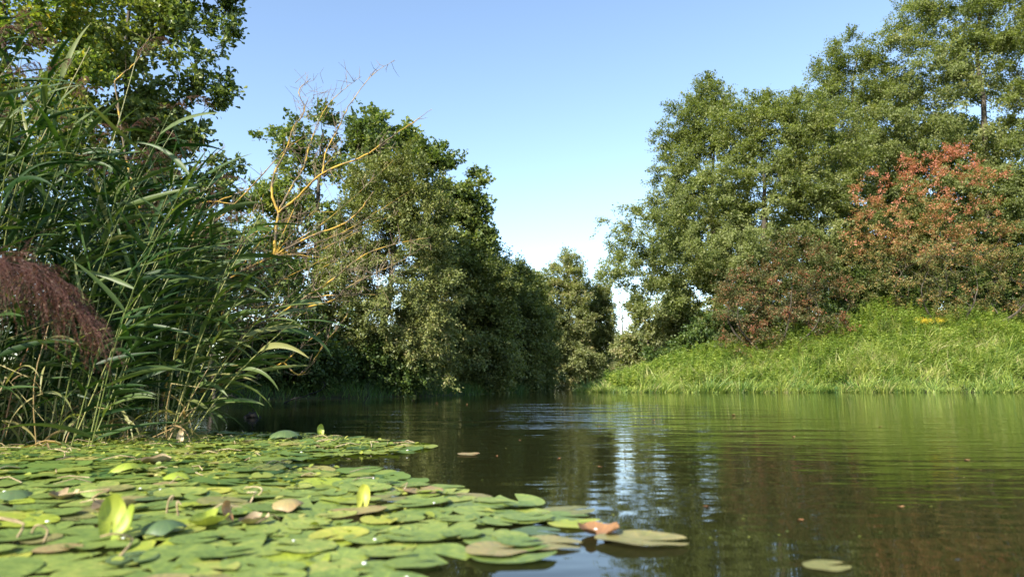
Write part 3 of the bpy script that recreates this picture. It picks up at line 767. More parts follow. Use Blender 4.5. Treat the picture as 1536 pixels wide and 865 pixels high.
    for (px, py, Y, n, sp) in [(472, 165, 8.9, 46, .30), (478, 245, 8.8, 50, .34), (440, 330, 8.9, 60, .4), (330, 350, 9, 70, .5), (420, 480, 8.2, 70, .5), (490, 400, 8.3, 60, .45), (560, 410, 8.0, 40, .4)]:
        c = at(px, py, Y)
        for j in range(n):                # brushwood
            p = c + rng.normal(size=3) * [sp * .5, sp * .6, sp * .5]
            dd = norm(np.array([.25, 0, .7]) + rng.normal(size=3) * .6); ln = rng.uniform(.1, .36)
            V, F = tube([p, p + dd * ln * .5 + rng.normal(size=3) * .02, p + dd * ln], [.0032, .0025, .0012], 4); tw.add(V, F)
    tw.build('twigs', M['dry_twig'], root)
dead_bush()

# ------------------------------------------------------------------ reeds
def reed_leaf(mb, p, d0, length, width, tint, rng, sag=1.0, wind=.0):
    n = 10
    d = np.array(d0, float); P = [np.array(p, float)]
    st = length / (n - 1)
    for k in range(n - 1):
        d = norm(d + np.array([wind * .10, 0, -.11 * sag * (.35 + k / n)]))
        P.append(P[-1] + d * st)
    P = np.array(P)
    T = norm(np.gradient(P, axis=0))
    S = norm(np.cross(T, [0, 0, 1.]) + 1e-6)
    tw = rng.normal() * .5; roll = rng.normal() * .75
    U = np.cross(S, T)
    ang = roll + tw * np.linspace(.2, 1.2, n)[:, None]
    S, U = S * np.cos(ang) + U * np.sin(ang), U * np.cos(ang) - S * np.sin(ang)
    u = np.linspace(0, 1, n)
    w = width * .5 * (np.minimum(1, .35 + u * 3.2)) * np.clip((1 - u), 0, 1) ** .62
    V = np.stack([P - S * w[:, None] + U * w[:, None] * .35, P, P + S * w[:, None] + U * w[:, None] * .35], 1)
    i = np.arange(n - 1)[:, None] * 3; j = np.array([[0, 1]])
    F = np.stack([i + j, i + j + 1, i + j + 4, i + j + 3], -1).reshape(-1, 4)
    mb.add(V.reshape(-1, 3), F, np.clip(tint + rng.normal() * .05 + .06 * u.repeat(3) ** 6, 0, 1))

def plume(mb, p, d0, length, rng, n=60, tint=.45, sag=1.0, spread=.5):
    """drooping panicle: many fine branchlets set with small spikelets"""
    d = norm(np.array(d0, float)); P = [np.array(p, float)]
    m = 12
    for k in range(m - 1):
        d = norm(d + np.array([.05, 0, -.13 * sag])); P.append(P[-1] + d * length / m)
    P = np.array(P)
    V, F = tube(P, np.linspace(.0025, .001, m), 4); mb.add(V, F, .2)
    groups = max(6, n // 8)
    for k in range(groups):
        i = min(m - 2, int((k + .5) / groups * (m - 1))); q0 = P[i]
        t = norm(P[i + 1] - P[i])
        gd = norm(t * .8 + rng.normal(size=3) * spread); gl = length * rng.uniform(.30, .55) * (1 - .35 * i / m)
        for j in range(n // groups):
            dd = norm(gd + rng.normal(size=3) * .17); ln = gl * rng.uniform(.6, 1.1)
            q = q0 + (P[i + 1] - q0) * rng.random()
            e = [q]
            for s in range(5):
                dd = norm(dd + np.array([.05, 0, -.36 * sag])); e.append(e[-1] + dd * ln / 5)
            e = np.array(e)
            V, F = tube(e, [.0010, .0009, .0008, .0007, .0006, .0004], 3); mb.add(V, F, tint)
            c = 15
            u = rng.random(c) * 4.99; a = u.astype(int); Q = e[a] + (e[a + 1] - e[a]) * (u - a)[:, None]
            L = .009 + .009 * rng.random(c)
            leaf_cloud(mb, Q, dd + rng.normal(size=(c, 3)) * .45, rng.normal(size=(c, 3)), L, L * .26, np.clip(tint + rng.normal(size=c) * .22, 0, 1), RHOMB)

def reed(base, top, label, group, rng, n_leaf=11, leaf=.55, width=.034, tint=.35, stem_tint=.35, plumed=False, start=.25, wind=.8, r=.006, name='reed', curve=.06, sags=(.15, .3, .6, .9, 1.5)):
    base, top = np.asarray(base, float), np.asarray(top, float)
    H = np.linalg.norm(top - base)
    root = empty(name, base, label, 'reed', group)
    mid = (base + top) / 2 + np.array([-curve * H * .5, 0, curve * H * .35]) + rng.normal(size=3) * .03
    P = smooth_line([base - [0, 0, .12], mid, top], 14)
    s = MB(); V, F = tube(P, np.linspace(r, r * .4, 14), 6)
    s.add(V, F, np.clip(stem_tint + .25 * np.repeat(np.linspace(1, 0, 14), 6) ** 3 + rng.normal() * .05, 0, 1))
    s.build('stem', M['reed_stem'], root, smooth=True)
    f = MB()
    az = rng.random() * 6.28
    T = norm(top - base)
    for k in range(n_leaf):
        u = start + (1 - start) * (k + rng.random() * .5) / n_leaf
        p = P[min(13, int(u * 13))]
        az += math.pi + rng.normal() * .5
        side = np.array([math.cos(az) + wind * .9, math.sin(az) * .9, 0])
        d0 = norm(T * rng.uniform(.3, .85) + side * rng.uniform(.5, .95) + np.array([0, -.15, 0]))
        ln = leaf * rng.uniform(.7, 1.2) * (1 - .35 * abs(u - .6))
        reed_leaf(f, p, d0, ln, width * rng.uniform(.7, 1.15), tint + rng.normal() * .14, rng, rng.choice(sags) * rng.uniform(.6, 1.3), wind)
    if n_leaf: f.build('foliage', M['reed_leaf'], root, smooth=True)
    if plumed:
        pl = MB(); plume(pl, P[-1], norm(P[-1] - P[-3]), rng.uniform(.28, .42), rng, 40, rng.uniform(.45, .8))
        pl.build('plume', M['plume'], root)
    return root

def reed_stand():
    rng = np.random.default_rng(101)
    G = 'reeds in the dense stand left of the water'
    n = 0
    while n < 235:
        Y = rng.uniform(5.9, 9.6)
        x0, x1 = -8.0 * Y / 8.5 - 1.3, at(255, 570, Y)[0]
        x = x0 + (x1 - x0) * rng.random() ** .85
        if Y < 7.3 and x > at(170, 600, Y)[0]: continue
        edge = (x - x0) / (x1 - x0)
        H = rng.uniform(3.0, 4.3) * (1 - .42 * max(0, edge - .5) / .5)
        lean = rng.normal() * .12 + .10 + .16 * edge
        b = np.array([x, Y, max(0., float(gz(x, Y)))])
        t = b + np.array([lean * H, rng.normal() * .14 * H, H * math.sqrt(max(.4, 1 - lean * lean))])
        pl = rng.random() < .45
        lab = 'tall green reed with a feathery purple brown plume in the dense stand' if pl else 'tall leafy green reed without a plume in the dense stand'
        reed(b, t, lab, G, rng, int(rng.integers(12, 16)), .74, .055, rng.choice([.05, .15, .3, .45, .62]), rng.choice([.0, .04, .1, .2, .45]), pl, r=.006, start=rng.uniform(.05, .22), wind=rng.uniform(-.2, 1.3))  # low stem and leaf tints paint in the shade inside the stand
        n += 1
    # stems that stand out at the front edge
    hero = [((30, 330, 6.2), (135, 70, 6.2), 'pale reed stem leaning right before the dark foliage, second from left edge', .6, 5, False),
            ((-10, 645, 6.4), (60, 200, 6.4), 'pale reed stem rising out of the left photo edge', .5, 9, False),
            ((96, 640, 6.9), (150, 440, 7.0), 'thick yellow jointed reed stalk near the bottom of the stand', .62, 2, False),
            ((88, 640, 7.0), (112, 330, 7.0), 'upright pale reed stalk beside the thick yellow stalk', .55, 6, False),
            ((150, 320, 6.6), (205, 85, 6.7), 'thin reed stem crossing the horizontal leaf', .6, 4, True),
            ((2, 642, 6.3), (78, 455, 6.4), 'rusty brown bare reed stalk leaning right at the left edge', .95, 0, False),
            ((248, 648, 6.9), (392, 318, 6.9), 'outermost reed leaning far right over the water', .45, 12, False),
            ((256, 648, 7.0), (344, 392, 7.0), 'reed leaning right just inside the outermost one', .4, 10, False),
            ((262, 648, 7.1), (300, 430, 7.1), 'short upright reed at the right edge of the stand', .4, 7, False),
            ((270, 648, 7.2), (470, 425, 7.0), 'low reed bent almost flat over the water to the right', .45, 12, False),
            ((240, 648, 7.1), (330, 300, 7.3), 'reed with broad blue green leaves behind the outermost one', .45, 12, False),
            ((236, 646, 7.4), (262, 250, 7.5), 'tall reed at the right shoulder of the stand', .4, 12, True),
            ((258, 648, 6.9), (420, 440, 6.7), 'low leaning reed with wide leaves hanging over the channel', .4, 10, False),
            ((262, 648, 7.0), (372, 420, 6.9), 'leaning reed with pale wide leaves crossing the outermost stem', .45, 10, False),
            ((266, 648, 7.1), (330, 480, 7.0), 'short leaning reed under the wide hanging leaves', .4, 9, False),
            ((255, 648, 7.2), (365, 350, 7.3), 'reed just behind the outermost stem, leaning less', .4, 11, False),
            ((246, 648, 7.0), (300, 350, 7.1), 'reed with broad leaves left of the leaning group', .4, 11, False),
            ((268, 648, 6.8), (452, 470, 6.6), 'lowest leaning reed with leaf tips almost on the water', .4, 10, False),
            ((252, 648, 7.3), (430, 500, 7.2), 'shortest bent reed drooping to the water', .45, 9, False)]
    for a, b, lab, stt, nl, pl in hero:
        p = at(*a); p[2] = min(p[2], .0) if a[1] > 600 else p[2]
        t = at(*b)
        if a[1] < 600:      # continue the visible stem down to the mud
            dn = (p - t) / (t[2] - p[2]); p = p + dn * p[2]
        reed(p, t, lab, 'reeds that stand out at the edge of the stand', rng, int(nl * .85), .68, .068, .56, stt, pl, start=.25, wind=1.0, r=.0085, sags=(.3, .7, 1.3, 2.0, 3.0), curve=.05)
    # dead stalks and fallen dry leaves tangled in the foot of the stand
    for k in range(30):
        Y = rng.uniform(6.0, 8.6); x = rng.uniform(-5.4 * Y / 7, at(265, 570, Y)[0])
        H = rng.uniform(.5, 1.6); an = rng.normal() * .7 + .2
        p = np.array([x, Y, 0.0]); e = p + np.array([math.sin(an) * H, rng.normal() * .3 * H, abs(math.cos(an)) * H])
        root = empty('dead_reed', p, 'dry brown broken reed stalk tangled in the foot of the stand', 'reed', 'dead reeds in the stand')
        q = p + (e - p) * rng.uniform(.4, .8)
        bent = q + norm(rng.normal(size=3) * [1, .5, .4] + [.4, 0, -.4]) * H * .4
        st = MB(); V, F = tube(smooth_line([p - [0, 0, .1], (p + q) / 2 + rng.normal(size=3) * .03, q], 7), np.linspace(.006, .004, 7), 5); st.add(V, F, .9)
        V, F = tube([q, (q + bent) / 2, bent], [.004, .003, .002], 5); st.add(V, F, .8)
        st.build('stem', M['reed_stem'], root, smooth=True)
        f = MB()
        for j in range(5):
            pp = p + (q - p) * rng.uniform(.3, 1); reed_leaf(f, pp, norm(rng.normal(size=3) + [.3, -.2, .3]), rng.uniform(.25, .6), .03, rng.uniform(.84, .96), rng, 3.0, .2)
        f.build('foliage', M['reed_leaf'], root, smooth=True)
    # short bright blades at the waterline
    for k, (px, py, h) in enumerate([(95, 648, 60), (118, 648, 50), (30, 650, 40), (60, 648, 30), (140, 648, 26), (200, 646, 26)]):
        p = at(px, py, 6.9); p[2] = 0
        root = empty('reed_shoot', p, 'short bright green shoot at the foot of the reeds', 'reed shoot', 'shoots at the foot of the reeds')
        f = MB()
        for j in range(4):
            a = rng.normal() * .9
            reed_leaf(f, p - [0, 0, .05], (math.sin(a), rng.normal() * .3, math.cos(a)), h * mpp(6.9) * rng.uniform(1.2, 2.0), .04, .72, rng, 1.6, .2)
        f.build('foliage', M['herb'], root, smooth=True)
reed_stand()

def near_reed():
    rng = np.random.default_rng(111)
    Y = 3.6
    b = at(-150, 800, Y); b[2] = 0
    root = empty('reed', b, 'near reed whose heavy purple plume droops in from the left edge', 'reed')
    top = at(-40, 392, Y)
    P = smooth_line([b - [0, 0, .1], (b + top) / 2 + [-.05, 0, .05], top], 16)
    s = MB(); V, F = tube(P, np.linspace(.007, .003, 16), 7); s.add(V, F, .4); s.build('stem', M['reed_stem'], root, smooth=True)
    f = MB()
    for k in range(6):
        reed_leaf(f, P[4 + 2 * k], norm(np.array([rng.normal() * .4 - .5, rng.normal() * .5, .9])), .5, .035, .35, rng, 1.2, 0)
    f.build('foliage', M['reed_leaf'], root, smooth=True)
    pl = MB()
    for k, (tx, ty) in enumerate([(0, 372), (-30, 380), (-20, 400)]):
        plume(pl, top, norm(at(90 + 40 * k, 345 + 6 * k, Y - .1 * k) - top), .66 + .17 * k, rng, 190, .5, .9, .42)
    pl.build('plume', M['plume'], root)
near_reed()

# ------------------------------------------------------------------ the mat of lily pads
MAT_PX = [(-90, 653), (120, 650), (250, 648), (430, 651), (520, 657), (600, 665), (655, 671), (600, 680), (520, 685), (440, 692), (425, 701), (500, 706), (575, 714),
          (640, 732), (700, 744), (790, 755), (800, 778), (755, 795), (790, 812), (770, 832), (690, 842), (610, 866), (560, 910), (520, 1010), (-600, 1010), (-420, 760)]
MAT = np.array([ground(*p)[:2] for p in MAT_PX])
def in_mat(x, y, poly=MAT):
    x = np.asarray(x, float); y = np.asarray(y, float)
    ins = np.zeros(x.shape, bool)
    for i in range(len(poly)):
        a, b = poly[i], poly[(i + 1) % len(poly)]
        ins ^= ((a[1] > y) != (b[1] > y)) & (x < (b[0] - a[0]) * (y - a[1]) / (b[1] - a[1] + 1e-12) + a[0])
    return ins

def pad_material(name, stops, brown=.0):
    """waxy pad: colour varies from pad to pad and in blotches, with faint veins running out from the stalk"""
    m, n, l, out = new_mat(name)
    oi = n.new('ShaderNodeObjectInfo')
    tc = n.new('ShaderNodeTexCoord')
    nz = n.new('ShaderNodeTexNoise'); nz.inputs['Scale'].default_value = 3.2; nz.inputs['Detail'].default_value = 5
    nz.noise_dimensions = '4D'
    mu = n.new('ShaderNodeMath'); mu.operation = 'MULTIPLY'; mu.inputs[1].default_value = 37
    l.new(oi.outputs['Random'], mu.inputs[0]); l.new(mu.outputs[0], nz.inputs['W'])
    l.new(tc.outputs['Object'], nz.inputs['Vector'])
    a1 = n.new('ShaderNodeMath'); a1.operation = 'MULTIPLY_ADD'; a1.inputs[1].default_value = .62; l.new(oi.outputs['Random'], a1.inputs[0])
    a2 = n.new('ShaderNodeMath'); a2.operation = 'MULTIPLY_ADD'; a2.inputs[1].default_value = 1.25; a2.inputs[2].default_value = -.43
    l.new(nz.outputs[0], a2.inputs[0]); l.new(a2.outputs[0], a1.inputs[2])
    at_ = n.new('ShaderNodeAttribute'); at_.attribute_name = 'tint'      # 0 centre .. 1 rim: rims age first
    a3 = n.new('ShaderNodeMath'); a3.operation = 'MULTIPLY_ADD'; a3.inputs[1].default_value = .10
    l.new(at_.outputs['Fac'], a3.inputs[0]); l.new(a1.outputs[0], a3.inputs[2])
    r = ramp_node(n, stops); l.new(a3.outputs[0], r.inputs[0])
    # veins
    sx = n.new('ShaderNodeSeparateXYZ'); l.new(tc.outputs['Object'], sx.inputs[0])
    an = n.new('ShaderNodeMath'); an.operation = 'ARCTAN2'; l.new(sx.outputs[1], an.inputs[0]); l.new(sx.outputs[0], an.inputs[1])
    m2 = n.new('ShaderNodeMath'); m2.operation = 'MULTIPLY'; m2.inputs[1].default_value = 13; l.new(an.outputs[0], m2.inputs[0])
    si = n.new('ShaderNodeMath'); si.operation = 'SINE'; l.new(m2.outputs[0], si.inputs[0])
    pw = n.new('ShaderNodeMapRange'); pw.inputs[1].default_value = .8; pw.inputs[2].default_value = 1; l.new(si.outputs[0], pw.inputs[0])
    mx = n.new('ShaderNodeMix'); mx.data_type = 'RGBA'; mx.blend_type = 'MULTIPLY'
    vf = n.new('ShaderNodeMath'); vf.operation = 'MULTIPLY'; vf.inputs[1].default_value = .75; l.new(pw.outputs[0], vf.inputs[0])
    l.new(vf.outputs[0], mx.inputs[0]); l.new(r.outputs[0], mx.inputs[6]); mx.inputs[7].default_value = (1.35, 1.3, 1.1, 1)
    fz = n.new('ShaderNodeTexNoise'); fz.inputs['Scale'].default_value = 30; fz.inputs['Detail'].default_value = 5; l.new(tc.outputs['Object'], fz.inputs['Vector'])
    spot = n.new('ShaderNodeMapRange'); spot.inputs[1].default_value = .62; spot.inputs[2].default_value = .70; l.new(fz.outputs[0], spot.inputs[0])
    ms = n.new('ShaderNodeMix'); ms.data_type = 'RGBA'
    sv = n.new('ShaderNodeMath'); sv.operation = 'MULTIPLY'; sv.inputs[1].default_value = .6; l.new(spot.outputs[0], sv.inputs[0])
    l.new(sv.outputs[0], ms.inputs[0]); l.new(mx.outputs[2], ms.inputs[6]); ms.inputs[7].default_value = (.13, .075, .03, 1)
    p = n.new('ShaderNodeBsdfPrincipled')
    l.new(ms.outputs[2], p.inputs['Base Color'])
    rr = n.new('ShaderNodeMapRange'); rr.inputs[3].default_value = .34; rr.inputs[4].default_value = .62; l.new(fz.outputs[0], rr.inputs[0]); l.new(rr.outputs[0], p.inputs['Roughness'])
    bp = n.new('ShaderNodeBump'); bp.inputs['Distance'].default_value = .008; bp.inputs['Strength'].default_value = .9; l.new(nz.outputs[0], bp.inputs['Height']); l.new(bp.outputs[0], p.inputs['Normal'])
    t = n.new('ShaderNodeBsdfTranslucent'); l.new(ms.outputs[2], t.inputs['Color'])
    mx2 = n.new('ShaderNodeMixShader'); mx2.inputs[0].default_value = .16
    l.new(p.outputs[0], mx2.inputs[1]); l.new(t.outputs[0], mx2.inputs[2]); l.new(mx2.outputs[0], out.inputs[0])
    return m
M['pad'] = pad_material('lily_pad', [(.0, (.09, .15, .035)), (.35, (.145, .21, .045)), (.6, (.20, .265, .055)), (.82, (.265, .315, .065)), (1, (.36, .35, .09))])
M['pad_yellow'] = pad_material('yellowed_pad', [(.0, (.20, .27, .03)), (.5, (.30, .36, .04)), (1, (.42, .40, .07))])
M['pad_olive'] = pad_material('aged_pad', [(.0, (.13, .15, .045)), (.45, (.22, .21, .07)), (.8, (.30, .25, .10)), (1, (.30, .19, .09))])
M['pad_brown'] = pad_material('withered_pad', [(.0, (.13, .06, .025)), (.5, (.24, .11, .045)), (1, (.36, .2, .09))])
M['pad_blue'] = pad_material('dark_pad', [(.0, (.06, .11, .045)), (.5, (.10, .15, .055)), (1, (.15, .20, .06))])

def pad_geometry(rng, curl=0.0, rings=5, seg=44, wave=.03, fold=0.0, cup=0.0):
    """unit heart-shaped pad: stalk at the origin, notch towards -Y; curl bends it about the X axis"""
    th0 = .16 + .14 * rng.random()
    th = np.linspace(-math.pi / 2 + th0, 3 * math.pi / 2 - th0, seg)
    el = rng.uniform(1.08, 1.25)
    rad = 1 + .03 * np.sin(th * 2 + rng.random() * 6) + .02 * np.sin(th * 5 + rng.random() * 6) + .004 * rng.normal(size=seg)
    back = np.clip(-np.sin(th), 0, 1)
    rad = rad * (1 + .10 * back ** 3)
    V = [(0, 0, 0)]; T = [0]
    ph, p2 = rng.random() * 6, rng.random() * 6
    for k in range(1, rings + 1):
        q = k / rings
        x, y = np.cos(th) * rad * q, np.sin(th) * rad * q * el
        z = wave * q ** 2 * (np.sin(th * 2 + ph) + .6 * np.sin(th * 5 + p2)) + cup * q ** 3
        V += list(zip(x, y, z)); T += [q] * seg
    V = np.array(V)
    if curl:
        y = V[:, 1]; Rr = 1.0 / curl
        V = np.stack([V[:, 0], np.sin(y / Rr) * Rr, V[:, 2] + (1 - np.cos(y / Rr)) * Rr * (1 if fold >= 0 else -1)], -1)
    if fold:
        x = V[:, 0]; q = abs(fold) * 1.5
        V = np.stack([np.sin(x * q) / q, V[:, 1], V[:, 2] + (1 - np.cos(x * q)) / q * (1 if fold > 0 else -1)], -1)
    F3 = np.array([[0, 1 + j, 2 + j] for j in range(seg - 1)])
    F4 = np.array([[1 + (k - 1) * seg + j, 1 + k * seg + j, 1 + k * seg + j + 1, 1 + (k - 1) * seg + j + 1] for k in range(1, rings) for j in range(seg - 1)])
    return V, [F3, F4], np.array(T, float)

PAD_KIND = {'pad': 'green', 'pad_yellow': 'yellow green', 'pad_olive': 'olive aged', 'pad_brown': 'withered brown', 'pad_blue': 'dark blue green'}
PADS = {}
def pad_meshes():
    rng = np.random.default_rng(121)
    for kind in PAD_KIND:
        PADS[kind] = []
        for k in range(8):
            V, F, T = pad_geometry(rng, 0, wave=rng.uniform(.008, .03), cup=rng.choice([0, 0, .02, .06]))
            b = MB(); b.add(V, F, T)
            PADS[kind].append(b.mesh('lily_pad', M[kind], smooth=True))
pad_meshes()
def put_pad(x, y, z, r, kind, label, group, rng, tilt=.03, rz=None):
    o = bpy.data.objects.new('lily_pad', PADS[kind][int(rng.integers(0, 8))])
    COL.objects.link(o)
    o.location = (x, y, z)
    o.scale = (r, r, r)
    o.rotation_euler = (rng.normal() * tilt, rng.normal() * tilt, rng.random() * 6.28 if rz is None else rz)
    return tag(o, label, 'lily pad', group)

def lily_mat():
    rng = np.random.default_rng(131)
    # dart throwing, nearest first kept as single pads
    pts = []
    lo, hi = MAT.min(0), MAT.max(0)
    lo = np.maximum(lo, [-5.8, 1.75])
    cand = rng.uniform(lo, hi, (60000, 2))
    # keep only what the picture can show, a little beyond its left and bottom edge
    cand = cand[in_mat(cand[:, 0], cand[:, 1]) & (cand[:, 0] > -.80 * cand[:, 1] - .3)]
    P = np.zeros((0, 3))
    for c in cand:
        dcam = c[1]
        r = rng.uniform(.062, .125) * (1.0 if dcam < 4.5 else .9)
        if len(P):
            dd = np.hypot(P[:, 0] - c[0], P[:, 1] - c[1])
            if (dd < (P[:, 2] + r) * .66).any(): continue
        P = np.vstack([P, [c[0], c[1], r]])
    P = P[np.argsort(P[:, 1])]
    single, rest = P[:270], P[270:]
    print('pads', len(P), 'last single at', single[-1, 1])
    for x, y, r in single:
        u = rng.random()
        kind = 'pad' if u < .80 else 'pad_yellow' if u < .91 else 'pad_olive' if u < .97 else 'pad_blue'
        put_pad(x, y, rng.uniform(.004, .022), r, kind, 'flat %s lily pad among many in the crowded floating mat' % PAD_KIND[kind], '%s lily pads crowded in the mat' % PAD_KIND[kind], rng, .035)
    if len(rest):
        b = MB()
        for x, y, r in rest:
            V, F, T = pad_geometry(rng, 0, 3, 26, .03)
            a = rng.random() * 6.28
            tx, ty = rng.normal(size=2) * .05
            W = V * r
            W = np.stack([W[:, 0] * math.cos(a) - W[:, 1] * math.sin(a), W[:, 0] * math.sin(a) + W[:, 1] * math.cos(a), W[:, 2]], -1)
            W[:, 2] += W[:, 0] * tx + W[:, 1] * ty + rng.uniform(.005, .03)
            b.add(W + [x, y, 0], F, np.clip(.45 + rng.normal() * .25, 0, 1))
        tag(b.build('far_lily_pads', M['far_pads'], smooth=True), 'far part of the lily pad mat below the reeds', 'lily pads', kind='stuff')
M['far_pads'] = leaf_mat('far_pad', [(0, (.06, .12, .03)), (.4, (.13, .20, .04)), (.75, (.24, .28, .05)), (1, (.33, .29, .09))], trans=.15, rough=.45)
lily_mat()

def loose_pads():
    rng = np.random.default_rng(141)
    L = [(850, 768, 66, 'pad_olive', 'greyish aged pad at the upper end of the loose raft'), (838, 777, 70, 'pad', 'green pad overlapped by a brighter one in the loose raft'),
         (862, 788, 64, 'pad_yellow', 'bright yellow green ragged pad left of the brown curled leaf'), (819, 817, 82, 'pad_olive', 'aged pad with a brown stain beside the blue water'),
         (960, 814, 100, 'pad_olive', 'lone yellowed pad farthest right of the raft'), (766, 834, 108, 'pad', 'green pad at the mat edge above the dark reflection'),
         (802, 800, 60, 'pad_blue', 'wet pad shining in the blue reflection'), (785, 782, 70, 'pad', 'small pad just off the corner of the mat'), (1238, 850, 56, 'pad_olive', 'small yellowed pad drifting alone at bottom right'),
         (702, 682, 30, 'pad_olive', 'small pale pad alone in the open channel'), (566, 713, 50, 'pad', 'pad drifting at the inlet in the mat'), (660, 733, 64, 'pad', 'pad at the tip beside dark water above the mat corner'),
         (1385, 906, 60, 'pad_olive', 'pad below the picture edge')][:12]
    for px, py, w, kind, lab in L:
        g = ground(px, py)
        put_pad(g[0], g[1], .005 + .006 * rng.random(), w * .5 * math.hypot(g[1], CAMZ) / FPX, kind, lab, None, rng, .012, rng.uniform(1.2, 2.0))
    # curled, raised and withered leaves
    C = [(898, 802, 62, 'pad_brown', 'withered brown leaf curled up at the loose raft', 'cup', 0.0), (190, 712, 46, 'pad_yellow', 'bright yellow green domed leaf standing above the mat', 'dome', .3),
         (236, 698, 38, 'dry_leaf', 'whitish dry folded leaf behind the bright domed leaf', 'fold', .2), (266, 722, 40, 'pad_yellow', 'smaller domed leaf right of the bright domed one', 'dome', 1.4),
         (166, 808, 60, 'pad_yellow', 'upright translucent yellow green leaf in the foreground', 'up', .5), (192, 812, 52, 'pad_yellow', 'yellow green leaf leaning against the upright one', 'up', -.6),
         (246, 806, 60, 'pad_blue', 'dark bluish leaf rearing up in the foreground', 'dome', .2), (312, 792, 56, 'pad_yellow', 'folded yellow green leaf with raised edge in the foreground', 'fold', .6),
         (337, 785, 30, 'pad_brown', 'narrow brown leaf edge beside the folded leaf', 'up', 1.2), (428, 660, 46, 'pad_blue', 'dark green folded leaf on the far edge of the mat', 'dome', .1),
         (95, 752, 44, 'dry_leaf', 'pale dry curled leaf on the left of the mat', 'fold', 1.0), (140, 748, 40, 'pad', 'green leaf half rolled beside the dry curl', 'dome', .9),
         (432, 770, 46, 'pad_olive', 'large buckled olive leaf in the middle of the mat', 'dome', .4), (545, 762, 32, 'pad_yellow', 'small bright upturned leaf in the middle of the mat', 'up', .1),
         (170, 770, 52, 'dry_leaf', 'pale dry leaf lying flat in the mat', 'fold', .1), (20, 752, 50, 'pad_blue', 'dark raised leaf at the left edge of the mat', 'dome', .8),
         (145, 664, 20, 'pad_yellow', 'small raised leaf near the reed feet', 'up', .3), (85, 660, 26, 'pad_yellow', 'raised yellow leaf below the bright reed shoots', 'dome', .3), (270, 665, 18, 'dry_leaf', 'small pale withered leaf near the outermost reed', 'up', .3),
         (380, 790, 40, 'dry_leaf', 'greyish withered leaf right of the folded leaf', 'fold', .5), (480, 655, 18, 'pad_yellow', 'small bright leaf right of the dark green folded leaf', 'up', .5)]
    for px, py, w, kind, lab, how, yaw in C:
        g = ground(px, py); r = w * .5 * math.hypot(g[1], CAMZ) / FPX
        if how == 'dome': V, F, T = pad_geometry(rng, rng.uniform(.8, 1.1), 7, 40, .07, -.55); V[:, 2] -= V[:, 2].min(); V[:, 2] *= .8; yaw += 2.6
        elif how == 'fold': V, F, T = pad_geometry(rng, .5, 7, 36, .10, .8); yaw += 2.3
        elif how == 'cup': V, F, T = pad_geometry(rng, .5, 6, 28, .10, .3, .1)
        else:
            V, F, T = pad_geometry(rng, .7, 6, 28, .06, .35)
            c, s_ = math.cos(1.15), math.sin(1.15)
            V = np.stack([V[:, 0] * .6, V[:, 1] * c - V[:, 2] * s_, V[:, 1] * s_ + V[:, 2] * c], -1); V[:, 2] -= V[:, 2].min() + .12
        V = V * r
        V = np.stack([V[:, 0] * math.cos(yaw) - V[:, 1] * math.sin(yaw), V[:, 0] * math.sin(yaw) + V[:, 1] * math.cos(yaw), V[:, 2]], -1)
        b = MB(); b.add(V, F, T)
        o = bpy.data.objects.new('curled_leaf', b.mesh('curled_leaf', M[kind], smooth=True)); COL.objects.link(o)
        o.location = (g[0], g[1], .014 if how != 'cup' else .004)
        tag(o, lab, 'leaf')
loose_pads()

